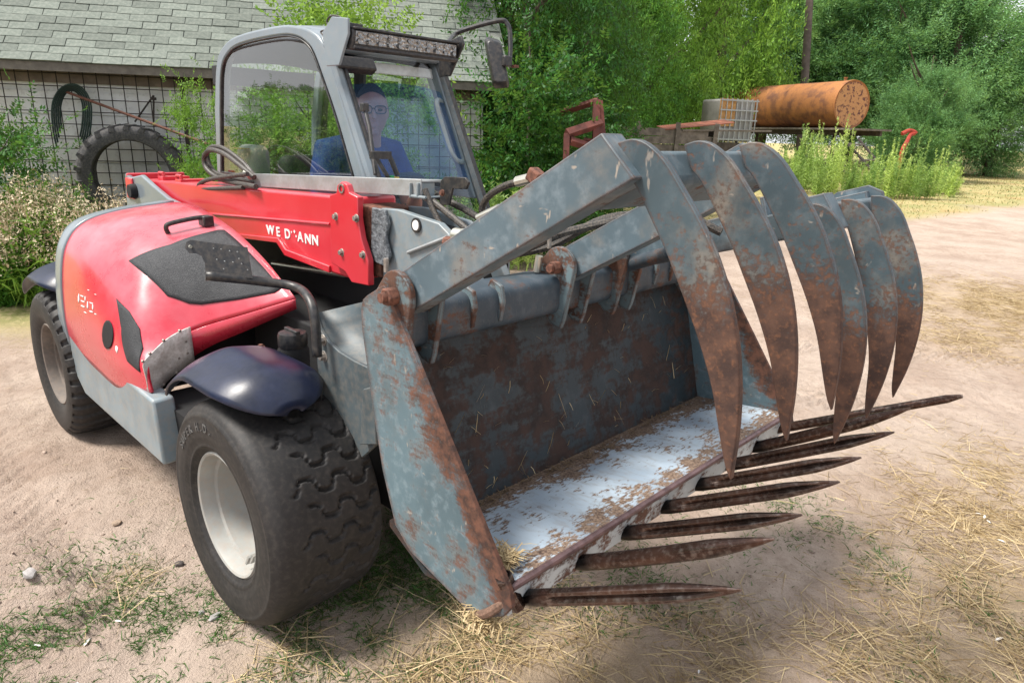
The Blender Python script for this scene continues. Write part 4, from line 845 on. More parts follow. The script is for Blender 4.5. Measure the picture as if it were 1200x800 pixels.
for s in (-1, 1): blob(MB(), hp_(.094, s*.033, .008), (.006, .012, .007), 6, Rz).build('eye', M['dark'], PE)

# =================================================================== GROUND
def vnoise(x, y, seed=0):
    xi = np.floor(x).astype(np.int64); yi = np.floor(y).astype(np.int64); fx_ = x-xi; fy_ = y-yi
    def h(a, b): v = (a*374761393+b*668265263+seed*974711) & 0x7fffffff; v = ((v ^ (v >> 13))*1274126177) & 0x7fffffff; return ((v ^ (v >> 16)) & 0xffff)/65535.0
    u = fx_*fx_*(3-2*fx_); v = fy_*fy_*(3-2*fy_)
    return (h(xi, yi)*(1-u)+h(xi+1, yi)*u)*(1-v)+(h(xi, yi+1)*(1-u)+h(xi+1, yi+1)*u)*v
def fbm(x, y, o=5, seed=0):
    s = 0; a = .5
    for k in range(o): s = s+a*vnoise(x*2**k, y*2**k, seed+k); a *= .5
    return s
def gheight(x, y):
    x = np.asarray(x, float); y = np.asarray(y, float); near = np.exp(-((x-1)**2+(y-1)**2)/60.)
    h = rise(x, y)+(.10*(fbm(x*.5, y*.5, 4, 3)-.47))*np.clip(near+.3, 0, 1)
    h = h+near*(.055*(fbm(x*2.6, y*2.6, 4, 11)-.47)+.034*(fbm(x*9, y*9, 4, 23)-.45))
    # wheel tracks with tread prints beside the machine and along the lane
    for (cx0, cy0, ang, w) in [(0, -1.22, .03, .20), (0, 2.9, .55, .28), (0, 4.6, .6, .28), (0, -1.75, .0, .2)]:
        u = (x-cx0)*math.cos(ang)+(y-cy0)*math.sin(ang); v = -(x-cx0)*math.sin(ang)+(y-cy0)*math.cos(ang)
        m_ = np.exp(-(v/w)**4); h = h-m_*.03*near+m_*near*.030*np.sin((u+np.abs(v)*.9)*58)*np.clip((fbm(x*1.3, y*1.3, 2, 41)-.25)*5, .1, 1)
    pad = np.zeros_like(h)
    for wx, wy in [(0, YW), (0, -YW), (-2.22, YW), (-2.22, -YW)]: pad = np.maximum(pad, np.exp(-(((x-wx)/.33)**2+((y-wy)/.33)**2)**2))
    return h*(1-pad)+pad*(.006+.02*(fbm(x*6, y*6, 3, 9)-.5))
def axis(lo, hi, step, far, g=1.11):
    a = list(np.arange(lo, hi, step)); s = step; 
    while a[-1] < far: s *= g; a.append(a[-1]+s)
    s = step
    while a[0] > -far: s *= g; a.insert(0, a[0]-s)
    return np.array(a)
gx, gy = axis(-3.6, 3.2, .026, 320), axis(-2.6, 5.2, .026, 320)
X, Y = np.meshgrid(gx, gy, indexing='ij'); Z = gheight(X, Y)
i = np.arange(len(gx)-1)[:, None]; j = np.arange(len(gy)-1)[None]; nb = len(gy)
Fc = np.stack([i*nb+j, (i+1)*nb+j, (i+1)*nb+j+1, i*nb+j+1], -1).reshape(-1, 4)
def blobs(x, y, L):
    s = np.zeros_like(x)
    for (px, py, r, a) in L:
        q = gnd(px, py); s = np.maximum(s, a*np.exp(-((x-q[0])**2+(y-q[1])**2)/(r*r)))
    return s
STRAW = [(500, 775, .30, .9), (620, 770, .30, 1), (720, 790, .3, .9), (560, 745, .25, .9), (860, 770, .25, .6), (1180, 700, .45, 1), (1130, 780, .35, .9), (1190, 620, .5, .9), (1190, 790, .4, .9), (1060, 800, .2, .7), (1190, 360, 1.3, 1), (1150, 400, .7, .6), (1195, 560, .5, .5), (300, 775, .15, .4), (830, 715, .12, .6), (340, 760, .12, .7), (150, 680, .12, .5), (1000, 770, .2, .5)]
GRASS = [(100, 790, .55, 1), (30, 760, .4, .8), (200, 760, .3, .6), (420, 690, .35, 1), (490, 650, .4, .9), (480, 720, .3, .7), (560, 780, .2, .3), (950, 625, .16, .8), (1000, 650, .16, .8), (1050, 665, .15, .7), (700, 690, .28, .6), (780, 680, .2, .5), (840, 620, .18, .5), (880, 595, .2, .5), (1180, 720, .2, .5), (300, 770, .2, .3), (420, 740, .2, .6), (930, 590, .15, .4), (1100, 800, .2, .4)]
def lane(x, y):                                       # 0 on the bare lane, 1 on the grassy verge
    d = (x-CAM[0])*FH[0]+(y-CAM[1])*FH[1]; r = (x-CAM[0])*RH[0]+(y-CAM[1])*RH[1]
    v = np.clip((d-(8.5+.75*r))/2.5, 0, 1); v = np.maximum(v, np.clip((d-4.5)/2, 0, 1)*np.clip((-r-.26*d+.2)/1.0, 0, 1))
    n_ = fbm(x*.45, y*.45, 4, 77)
    return np.clip(v*(.75+1.3*(n_-.40)), 0, 1)
gme = np_mesh('ground', np.stack([X, Y, Z], -1).reshape(-1, 3), Fc, None or M['dark'], True); gme.materials.clear()
for nm, arr in [('verge', lane(X, Y)), ('litter', np.clip(blobs(X, Y, STRAW), 0, 1))]:
    a = gme.attributes.new(nm, 'FLOAT', 'POINT'); a.data.foreach_set('value', arr.ravel().astype(np.float32))
def mat_ground():
    k = Nt('sandy_ground'); n0 = k.noise(.35, 4, .55); n1 = k.noise(1.7, 6, .6); n2 = k.noise(14, 7, .65); n3 = k.noise(120, 4, .7); n4 = k.noise(.9, 5, .6, off=(7, 3, 0))
    c = k.mix(k.ramp(n1, .3, .7), (.40, .30, .24), (.535, .425, .35)); c = k.mix(k.math('MULTIPLY', k.ramp(n2, .42, .70), .45), c, (.27, .19, .14))
    c = k.mix(k.math('MULTIPLY', k.ramp(n3, .60, .72), .35), c, (.17, .12, .09)); c = k.mix(k.math('MULTIPLY', k.ramp(n0, .4, .7), .4), c, (.60, .51, .44))
    g = k.mix(k.ramp(n4, .35, .65), (.46, .37, .17), (.25, .27, .09)); g = k.mix(k.ramp(n2, .4, .7), g, (.52, .42, .24)); g = k.mix(k.math('MULTIPLY', k.ramp(n0, .55, .7), .5), g, (.50, .28, .14))
    c = k.mix(k.ramp(k.math('ADD', k.attr('verge'), k.math('MULTIPLY', k.math('SUBTRACT', n2, .5), .5)), .15, .60), c, g)
    c = k.mix(k.math('MULTIPLY', k.attr('litter'), .5), c, (.40, .29, .15))
    h = k.math('ADD', k.math('MULTIPLY', n2, .7), k.math('MULTIPLY', n3, .3))
    return k.pbr(c, .95, 0, k.bump(h, 1.0, .05), spec=.15)
gme.materials.append(mat_ground()); go = bpy.data.objects.new('ground', gme); COL.objects.link(go); tag(go, kind='structure')

rng = np.random.default_rng(5)
def ribbons(name, P, D, Lb, W, mat, droop=.5, seg=3, kind='stuff', lift=None):
    # P base points (n,3), D unit directions, Lb lengths, W widths -> curved blades
    n = len(P); side = np.cross(D, rng.normal(size=(n, 3))); side /= np.linalg.norm(side, axis=1)[:, None]+1e-9; V = np.zeros((n, (seg+1)*2, 3))
    for s_ in range(seg+1):
        t = s_/seg; c = P+D*(Lb*t)[:, None]; c[:, 2] -= droop*Lb*t*t*(.6 if lift is None else lift)
        w = (W*(1-.75*t))[:, None]*side; V[:, 2*s_] = c-w; V[:, 2*s_+1] = c+w
    b = (np.arange(n)*(seg+1)*2)[:, None]; Fs = np.concatenate([b+np.array([[2*s_, 2*s_+1, 2*s_+3, 2*s_+2]]) for s_ in range(seg)])
    return np_mesh(name, V.reshape(-1, 3), Fs, mat, False)
def scatter(L, n):
    out = []
    w = np.array([a*r*r for _, _, r, a in L]); k = (w/w.sum()*n).astype(int)
    for (px, py, r, a), c in zip(L, k):
        q = gnd(px, py); out.append(np.array(q)+rng.normal(size=(c, 2))*r*.72)
    p = np.concatenate(out); keep = rng.random(len(p)) < np.clip((fbm(p[:, 0]*5, p[:, 1]*5, 3, 5)-.28)*4, 0.05, 1); return p[keep]
def on_ground(p, dz=0): return np.column_stack([p, gheight(p[:, 0], p[:, 1])+dz])
p = scatter(STRAW, 40000); n = len(p); a = rng.uniform(0, 6.283, n); D = np.column_stack([np.cos(a), np.sin(a), np.abs(rng.normal(0, .20, n))]); D /= np.linalg.norm(D, axis=1)[:, None]
me = ribbons('straw', on_ground(p, .004), D, rng.uniform(.03, .20, n)**1.0, rng.uniform(.0008, .0026, n), M['straw'], .15)
so = bpy.data.objects.new('straw', me); COL.objects.link(so); tag(so, 'dry golden straw lying loose over the sandy ground', 'straw', kind='stuff')
p = rng.uniform([-3.2, -2.4], [3.0, 5], (1300, 2)); n = len(p); a = rng.uniform(0, 6.283, n); D = np.column_stack([np.cos(a), np.sin(a), rng.normal(0, .06, n)])
me = ribbons('straw_litter', on_ground(p, .004), D, rng.uniform(.015, .08, n), rng.uniform(.0007, .0017, n), M['straw'], .1)
so = bpy.data.objects.new('straw_litter', me); COL.objects.link(so); tag(so, 'thin scattered bits of straw on bare sand', 'straw', kind='stuff')
M['grassblade'] = leafy('grass_blade', (.030, .085, .018), (.06, .14, .03), (.10, .15, .045), .3)
M['dryblade'] = leafy('dry_grass_blade', (.26, .22, .09), (.36, .29, .13), (.12, .17, .05), .3)
p = scatter(GRASS, 42000); n = len(p); a = rng.uniform(0, 6.283, n); D = np.column_stack([np.cos(a)*.8, np.sin(a)*.8, rng.uniform(.3, 1.2, n)]); D /= np.linalg.norm(D, axis=1)[:, None]
me = ribbons('grass', on_ground(p, -.003), D, rng.uniform(.012, .065, n), rng.uniform(.0010, .0030, n), M['grassblade'], .7)
so = bpy.data.objects.new('grass', me); COL.objects.link(so); tag(so, 'short green grass and weeds growing in loose patches on the sand', 'grass', kind='stuff')
# verge: dry and green blades farther out
dq = rng.uniform(7, 46, 60000); rq = rng.uniform(-1, 1, 60000)*dq*.95; p = CAM[:2]+rq[:, None]*RH+dq[:, None]*FH
lv = lane(p[:, 0], p[:, 1]); keep = (rng.random(len(p)) < lv*1.1) & (lv > .30); p = p[keep]; n = len(p); dist = np.linalg.norm(p-CAM[:2], axis=1)
a = rng.uniform(0, 6.283, n); D = np.column_stack([np.cos(a)*.5, np.sin(a)*.5, np.ones(n)]); D /= np.linalg.norm(D, axis=1)[:, None]
sel = rng.random(n) < .86
for nm, mk, mt, lab in [('dry_grass', sel, 'dryblade', 'yellowed dry grass along the verge behind the machine'), ('verge_grass', ~sel, 'grassblade', 'green grass mixed into the dry verge behind the machine')]:
    me = ribbons(nm, on_ground(p[mk], -.01), D[mk], rng.uniform(.04, .12, mk.sum())*(1+dist[mk]*.008), .003+dist[mk]*.00035, M[mt], .6, 2)
    so = bpy.data.objects.new(nm, me); COL.objects.link(so); tag(so, lab, 'grass', kind='stuff')
# grit and small clods trodden into the sand
rk = np.random.default_rng(31); ic = bmesh.new(); bmesh.ops.create_icosphere(ic, subdivisions=1, radius=1); IV = np.array([v.co[:] for v in ic.verts]); IF = np.array([[v.index for v in f.verts] for f in ic.faces]); ic.free()
p = np.concatenate([rk.uniform([-3.2, -2.4], [3.0, 5], (1500, 2)), rk.normal(0, .5, (900, 2))+np.array(gnd(120, 640)), rk.normal(0, .4, (700, 2))+np.array(gnd(960, 720))]); n = len(p); s_ = .0022*np.exp(rk.normal(0, .55, n)); VV = IV[None]*(1+rk.uniform(-.3, .3, (n, len(IV), 1)))*s_[:, None, None]*np.array([1.2, 1, .7])
VV = VV+on_ground(p)[:, None, :]; FF_ = (IF[None]+(np.arange(n)*len(IV))[:, None, None]).reshape(-1, 3)
so = bpy.data.objects.new('grit', np_mesh('grit', VV.reshape(-1, 3), FF_, plain('sand_grit', (.33, .25, .20), .95, 0, .45, 40, .3), True)); COL.objects.link(so); tag(so, 'fine grit and crumbs of soil strewn over the sand', 'grit', kind='stuff')
# stones and clods near the front wheel
def rock(name, label, loc, r, mat, seed):
    rg = random.Random(seed); bm = bmesh.new(); bmesh.ops.create_icosphere(bm, subdivisions=2, radius=1)
    for v in bm.verts: v.co = Vector((v.co.x*r[0], v.co.y*r[1], v.co.z*r[2]))*(1+rg.uniform(-.16, .16))
    me = bpy.data.meshes.new(name); bm.to_mesh(me); bm.free(); me.materials.append(mat); me.polygons.foreach_set('use_smooth', [True]*len(me.polygons)); me.set_sharp_from_angle(angle=.6)
    o = bpy.data.objects.new(name, me); COL.objects.link(o); o.location = (loc[0], loc[1], float(gheight(loc[0], loc[1]))+r[2]*.5); o.rotation_euler = (0, 0, rg.uniform(0, 3)); return tag(o, label, 'stone')
stn = plain('grey_stone', (.34, .32, .31), .9, 0, .3, 30, .5); drk = plain('dark_clod', (.10, .085, .08), .95, 0, .3, 30, .6); tan = plain('sandy_clod', (.36, .27, .2), .95, 0, .3, 30, .6)
rock('stone', 'rounded pale grey stone lying on bare sand beside the grass', gnd(36, 676), (.030, .024, .02), stn, 1)
rock('stone', 'dark angular clod on the sand beside the front wheel', gnd(210, 661), (.020, .014, .012), drk, 2)
rock('stone', 'pale flat stone close to the foot of the front tyre', gnd(252, 724), (.024, .014, .010), stn, 3)
rock('stone', 'sandy tan clod on the track behind the front wheel', gnd(137, 615), (.022, .018, .012), tan, 4)
rock('stone', 'small grey pebble at the edge of the green grass', gnd(236, 718), (.011, .010, .008), stn, 5)
rock('stone', 'tiny dark pebble on the sand near the pale stone', gnd(62, 655), (.010, .008, .006), drk, 6)
# =================================================================== VEGETATION TOOLS
def unit(a): return a/(np.linalg.norm(a, axis=-1, keepdims=True)+1e-9)
def crown_mesh(name, mat, seed, rad, zc, clumps, sprays, leaf, up=.35, pairs=5, slen=.35, cr_=.38, base_cut=None, slim=.42, shell=.55):
    g = np.random.default_rng(seed); rad = np.array(rad)
    d = unit(g.normal(size=(clumps, 3))); r = shell+(1-shell)*g.random(clumps)**.6; r *= 1+.22*np.sin(d[:, 0]*5+seed)*np.cos(d[:, 2]*4+seed*2)
    C = d*r[:, None]*rad*.92; s = g.uniform(.6, 1.25, clumps)
    k = g.integers(0, clumps, sprays); P = C[k]+g.normal(size=(sprays, 3))*(cr_*s[k])[:, None]*np.array([1, 1, .72])
    out = unit(P/rad); D = unit(out*.8+np.array([0, 0, up])+g.normal(size=(sprays, 3))*.45)
    if base_cut is not None:
        kp = P[:, 2]+zc > base_cut; P, D = P[kp], D[kp]
    n = len(P); S = unit(np.cross(D, g.normal(size=(n, 3)))); Nn = np.cross(D, S); Ls = slen*g.uniform(.6, 1.3, n)
    Vs = []
    for q in range(pairs*2+1):
        t = (q//2+.6)/(pairs+.3); sg = -1 if q % 2 else 1
        if q == pairs*2: ax = unit(D+Nn*.1); t = 1.0
        else: ax = unit(S*sg+D*.65+Nn*g.normal(0, .25, (n, 1))+np.array([0, 0, -.25]))
        b = P+D*(Ls*t)[:, None]-np.array([0, 0, 1])*(Ls*t*t*.22)[:, None]
        l = (leaf*g.uniform(.7, 1.25, n)*(1-.35*abs(t-.5)))[:, None]; w = unit(np.cross(ax, Nn+g.normal(size=(n, 3))*.5))*l*slim*.5
        Vs.append(np.stack([b, b+ax*l*.45+w, b+ax*l, b+ax*l*.45-w], 1))
    V = np.concatenate(Vs).reshape(-1, 3); V[:, 2] += zc; Fs = np.arange(len(V)).reshape(-1, 4)
    return np_mesh(name, V, Fs, mat)
def trunk_mesh(name, h, r, spread, mat, seed, limbs=6, lean=(0, 0)):
    rg = random.Random(seed); mb = MB(); pts = [(lean[0]*t*h+rg.uniform(-.04, .04)*h*.3, lean[1]*t*h+rg.uniform(-.04, .04)*h*.3, h*t-.1) for t in (0, .2, .4, .6, .8, 1)]
    mb.tube(smooth_path(pts, 3), [r*(1.25-1.1*i/15) for i in range(16)], 9)
    for i in range(limbs):
        z = h*rg.uniform(.22, .8); a = rg.uniform(0, 6.28); L = spread*rg.uniform(.5, 1); p0 = Vector((lean[0]*z, lean[1]*z, z)); d = Vector((math.cos(a), math.sin(a), rg.uniform(.4, .9)))
        path = smooth_path([p0, p0+d*L*.4, p0+d*L*.75+Vector((0, 0, L*.1)), p0+d*L+Vector((0, 0, L*.25))], 3); mb.tube(path, [r*.45*(1-.85*k/(len(path)-1)) for k in range(len(path))], 7)
    o = mb.build(name, mat, None); me = o.data; bpy.data.objects.remove(o); return me
M['bark'] = plain('bark', (.10, .075, .055), .95, 0, .35, 14, .8, bd=.02)
M['leaf_dark'] = leafy('deep_green_leaves', (.018, .072, .012), (.042, .145, .022), (.088, .225, .030), .36)
M['leaf_mid'] = leafy('mid_green_leaves', (.045, .145, .022), (.105, .265, .040), (.185, .36, .055), .42)
M['leaf_elm'] = leafy('blue_green_leaves', (.085, .20, .085), (.16, .33, .13), (.24, .43, .15), .45)
M['leaf_lime'] = leafy('bright_green_leaves', (.10, .22, .03), (.17, .32, .05), (.12, .26, .04), .42)

CR_A = crown_mesh('crown', M['leaf_dark'], 1, (2.0, 2.0, 2.7), 2.75, 85, 7000, .085, .12, 5, .40, .31, .05)
CR_B = crown_mesh('crown', M['leaf_mid'], 2, (1.9, 1.9, 2.4), 2.5, 75, 6000, .095, .25, 5, .40, .30, .05)
CR_C = crown_mesh('crown', M['leaf_elm'], 3, (2.6, 2.6, 4.2), 4.4, 85, 7500, .14, .75, 6, .80, .42, .1, .34)
CR_D = crown_mesh('crown', M['leaf_elm'], 4, (2.3, 2.3, 3.2), 3.2, 70, 6500, .13, .95, 6, .78, .38, .05, .34)
CR_S = crown_mesh('crown', M['leaf_lime'], 5, (.62, .62, 1.7), 1.75, 42, 1500, .062, .35, 5, .26, .22, .05, .45)
TR_A = trunk_mesh('trunk', 4.6, .13, 1.9, M['bark'], 1); TR_C = trunk_mesh('trunk', 7.2, .20, 2.4, M['bark'], 2, 8); TR_S = trunk_mesh('trunk', 2.8, .035, .5, M['bark'], 3, 5)
def tree(name, label, xy, crown, trunk, s, rz, cat='tree', group=None, sz=1.0):
    t = thing(name, label, cat, (float(xy[0]), float(xy[1]), float(gheight(xy[0], xy[1]))-.03), rz, group); t.scale = (s, s, s*sz)
    inst('trunk', trunk, t, (0, 0, 0)); inst('crown', crown, t, (0, 0, 0)); return t

# =================================================================== SHED with shingle roof
E0, E1 = dep(20, 75.5, 8.3), dep(601, 91, 9.75); e2 = unit((E1-E0)[:2]); inn = np.array([-e2[1], e2[0]]); HE = 2.44
cor = E1[:2]-e2*.36+inn*.36; RZ = math.atan2(e2[1], e2[0])
SH_ = thing('shed', 'low white walled shed under a steep grey green shingle roof', 'shed', (float(cor[0]), float(cor[1]), 0), RZ)
def mat_wall():
    k = Nt('whitewashed_wall'); n = k.noise(1.5, 6, .6, co=k.map((1, 1, .3))); n2 = k.noise(25, 5, .6); c = k.mix(k.ramp(n, .3, .7), (.62, .61, .59), (.80, .80, .80)); c = k.mix(k.math('MULTIPLY', k.ramp(n2, .5, .75), .35), c, (.30, .27, .23))
    return k.pbr(c, .9, 0, k.bump(n2, .3, .01))
M['wall'] = mat_wall(); WL = 8.5
MB().box((-WL/2, 3.0, 1.15), (WL, 6, 2.50)).build('wall', M['wall'], SH_, local=True)
MB().box((-WL/2, -.03, 2.30), (WL, .05, .20)).build('eave_board', plain('dark_brown_board', (.20, .155, .12), .9, 0, .3, 4, .3), SH_, local=True)  # brown board, darker than the wall, along its top
for kb in range(7): MB().box((-WL/2+.01*(kb % 2), -.012, .16+kb*.30), (WL, .02, .285)).build('wall_board', M['wall'], SH_, local=True, bevel=.006)
PI4 = math.radians(43); sl = Vector((0, math.cos(PI4), math.sin(PI4)))
rl = 4.55; ev = Vector((0, -.36, HE))
def roofpt(x, s, h=0): return Vector((x, ev.y+sl.y*s-sl.z*h, ev.z+sl.z*s+sl.y*h))
rd = plain('roof_deck', (.20, .21, .19), .9, 0, .2, 4, .3); M['roofdeck'] = rd
c8 = [roofpt(x, s, h) for x in (-WL-.3, .36) for s in (0, rl) for h in (-.09, -.006)]
roof = MB().add(c8, [(0, 1, 3, 2), (4, 6, 7, 5), (0, 4, 5, 1), (2, 3, 7, 6), (0, 2, 6, 4), (1, 5, 7, 3)]).build('roof', rd, SH_, local=True)
rb = Vector((0, 2*(ev.y+sl.y*rl), 0)); c8b = [Vector((q.x, rb.y-q.y+.002, q.z)) for q in c8]
MB().add(c8b, [(0, 1, 3, 2), (4, 6, 7, 5), (0, 4, 5, 1), (2, 3, 7, 6), (0, 2, 6, 4), (1, 5, 7, 3)]).build('roof_back', rd, SH_, local=True)
MB().box((-WL/2, ev.y+.02, HE-.07), (WL+.66, .03, .10)).build('fascia', plain('weathered_fascia', (.16, .14, .12), .9), SH_, local=True)
gb = [(ev.y+.36, 2.38), (ev.y+sl.y*rl, 2.38+sl.z*rl-.35), (2*(ev.y+sl.y*rl)-.36, 2.38)]
MB().prism(gb, 'x', -.02, -.004).build('gable', M['wall'], SH_, local=True)
def mat_shingle():
    k = Nt('grey_green_shingle'); oi = k.n('ObjectInfo'); n = k.noise(30, 5, .6); n2 = k.noise(260, 3, .6)
    c = k.mix(k.ramp(n, .3, .7), (.150, .172, .150), (.215, .235, .205)); hs = k.n('HueSaturation'); k.put(hs.inputs['Color'], c); k.put(hs.inputs['Value'], k.ramp(oi.outputs['Random'], 0, 1, .84, 1.14))
    return k.pbr(hs.outputs[0], .92, 0, k.bump(n2, .4, .004), spec=.2)
M['shingle'] = mat_shingle()
EXP, TW = .142, .335; sg = MB()
a_ = [Vector((x, 0, 0))+sl*s+Vector((0, -sl.z, sl.y))*h for x in (0.004, TW-.004) for s, h in [(0, .013), (0, .003), (EXP*1.12, .0), (EXP*1.12, .0045)]]
sg.add(a_, [(0, 1, 2, 3), (4, 7, 6, 5), (0, 3, 7, 4), (0, 4, 5, 1), (1, 5, 6, 2), (2, 6, 7, 3)])
s0 = sg.build('shingle', M['shingle'], roof, local=True); first = True; rs = random.Random(3); cnt = 0
for row in range(14):
    for c in range(21):
        x = .34-(c+1)*TW+(TW/2 if row % 2 else 0)+rs.uniform(-.004, .004)
        if x+TW > .362: continue
        o = s0 if first else inst('shingle', s0, roof, (0, 0, 0)); first = False; o.location = roofpt(x, row*EXP-.02+rs.uniform(-.006, .006), rs.uniform(-.001, .004)); o.rotation_euler = (rs.uniform(0, .02), rs.uniform(-.008, .008), rs.uniform(-.012, .012)); cnt += 1
mb = MB()
for row in range(31):
    for c in range(27):
        if row < 14 and c < 21: continue
        x = .34-(c+1)*TW+(TW/2 if row % 2 else 0)
        if x+TW > .362: continue
        q = roofpt(x, row*EXP-.02, 0); mb.add([v+q for v in a_], [(0, 1, 2, 3), (4, 7, 6, 5), (0, 3, 7, 4), (0, 4, 5, 1), (1, 5, 6, 2), (2, 6, 7, 3)])
tag(mb.build('upper_shingles', M['shingle'], roof, local=True), kind='stuff')
# steel mesh hung on the wall
WM = thing('wire_mesh', 'dark square steel reinforcing mesh hung against the white shed wall', 'wire mesh', (float(cor[0]), float(cor[1]), 0), RZ)
M['wire'] = plain('dark_wire', (.045, .036, .032), .8, .3, .4, 30, .2)
for k in range(42):
    MB().tube([(-.05-k*.152, -.125, .10), (-.05-k*.152, -.125, 2.36)], .0065, 6).build('wire', M['wire'], WM, local=True)
for k in range(15):
    MB().tube([(-6.4, -.137, .18+k*.152), (.02, -.137, .18+k*.152)], .0065, 6).build('wire', M['wire'], WM, local=True)
def wl(px, py, off=.2):                                # point in front of the shed wall seen at a pixel
    d = CF+CR*(px-600)/FPX-CU*(py-400)/FPX; nn = np.array([inn[0], inn[1], 0]); p0 = np.array([cor[0], cor[1], 0])-nn*off
    return CAM+d*(((p0-CAM) @ nn)/(d @ nn))
post = wl(213, 100, .17)
pp = MB().tube([(post[0], post[1], 0), (post[0], post[1], HE-.02)], .03, 8).build('wall_post', M['wire'], SH_)
pp.parent = None; pp.data.transform(Matrix.Translation(origin(SH_))); tag(pp, 'thin dark steel post standing against the mesh covered wall', 'post')
# tractor tyre standing on another tyre lying flat
def tractor_tyre(label, loc, rot, OD=1.42):
    R = OD/2; pr = [(R*.68, -.16), (R*.70, -.20), (R*.82, -.215), (R*.93, -.19), (R*.955, -.15), (R*.965, 0), (R*.955, .15), (R*.93, .19), (R*.82, .215), (R*.70, .20), (R*.68, .16), (R*.72, .12), (R*.86, .10), (R*.86, -.10), (R*.72, -.12)]
    t = thing('tractor_tyre', label, 'tyre', loc); t.rotation_euler = rot
    MB().lathe(pr, (0, 0, 0), 'y', 56, closed=True).build('casing', M['oldtyre'], t, local=True, ang=50)
    lm = None
    for k in range(44):
        a = 2*math.pi*k/44; s = 1 if k % 2 else -1
        if lm is None:
            lm = MB().add([(R*.93, .0, -.03), (R*1.0, .0, -.02), (R*1.0, .0, .02), (R*.93, .0, .03), (R*.86, .215, .05), (R*.975, .20, .06), (R*.975, .20, .10), (R*.86, .215, .12)], [(0, 1, 2, 3), (4, 7, 6, 5), (0, 4, 5, 1), (1, 5, 6, 2), (2, 6, 7, 3), (3, 7, 4, 0)]).build('tread_lug', M['oldtyre'], t, local=True); o = lm
        else: o = inst('tread_lug', lm, t, (0, 0, 0))
        o.rotation_euler = (0, a, 0); o.scale = (1, s, 1)
    return t
M['oldtyre'] = plain('weathered_tyre', (.045, .045, .048), .85, 0, .3, 8, .3, 0, .4, (.2, .18, .16))
q = wl(157, 208, .42); zt = .43
tractor_tyre('big weathered tractor tyre lying flat beneath the upright one', (q[0], q[1], .215), (math.pi/2, 0, 0), 1.3)
tractor_tyre('big weathered tractor tyre standing upright against the mesh covered wall', (q[0], q[1], q[2]+.02), (math.radians(0), 0, RZ+math.radians(8)), 2*(q[2]+.02-zt))
b0, b1 = wl(78, 108, .16), wl(246, 170, .75)
ib = MB().tube([b0, b1], .017, 8).build('iron_bar', M['boltrust']); tag(ib, 'long rusty iron bar leaning across the top of the tyre', 'bar')
hc = MB()
for k in range(5):
    w = 14+k*2.6; pts = [wl(84+w*math.cos(a)*.95, 130-(24+k*1.8)*math.sin(a) if math.sin(a) > 0 else 130-(44+5*k)*math.sin(a), .16+.02*k) for a in np.linspace(-.75, math.pi+.5+.06*k, 16)]
    hc.tube(smooth_path(pts, 2), .011, 7)
tag(hc.build('garden_hose', plain('dark_green_hose', (.008, .026, .019), .5, 0, .2, 8)), 'dark green hose coiled in loops over the wall mesh', 'hose')
sc = MB(); sc.tube([wl(158, 143, .2), wl(180, 112, .16)], .012, 6).tube([wl(180, 143, .2), wl(180, 112, .16)], .012, 6).tube([wl(177, 116, .16), wl(183, 116, .16)], .02, 6)
tag(sc.build('angle_bracket', M['wire']), 'dark bent bracket hooked on the mesh above the upright tyre', 'bracket')

# shrubs around the shed
def grnd(px, d): return col_spot(px, d)
CR_V = crown_mesh('crown', M['leaf_dark'], 7, (.75, .75, 1.35), 1.4, 36, 1900, .07, .3, 5, .28, .26, .05, .45)
tree('leafy_shrub', 'tall dark green shrub climbing the shed corner beside the hose', grnd(-6, 7.3), CR_V, TR_S, .74, .4, 'shrub', None, 1.05)
tree('leafy_shrub', 'low dark green shrub growing under the hanging hose', grnd(58, 6.9), CR_V, TR_S, .36, 1.9, 'shrub', None, 1.35)
tree('leafy_shrub', 'upright green shrub growing in front of the wall behind the cab', grnd(250, 7.7), CR_S, TR_S, .45, .2, 'shrub', None, 1.5)
tree('leafy_shrub', 'tall bright green shrub rising above the shed eave behind the cab', grnd(425, 7.9), CR_S, TR_S, 1.02, 1.2, 'shrub')
tree('leafy_shrub', 'slim bright green shrub rising behind the cab roof', grnd(372, 7.8), CR_S, TR_S, .92, 2.2, 'shrub')
tree('leafy_shrub', 'bushy green shrub by the wall seen through the cab windows', grnd(318, 7.6), CR_V, TR_S, .72, 2.9, 'shrub')
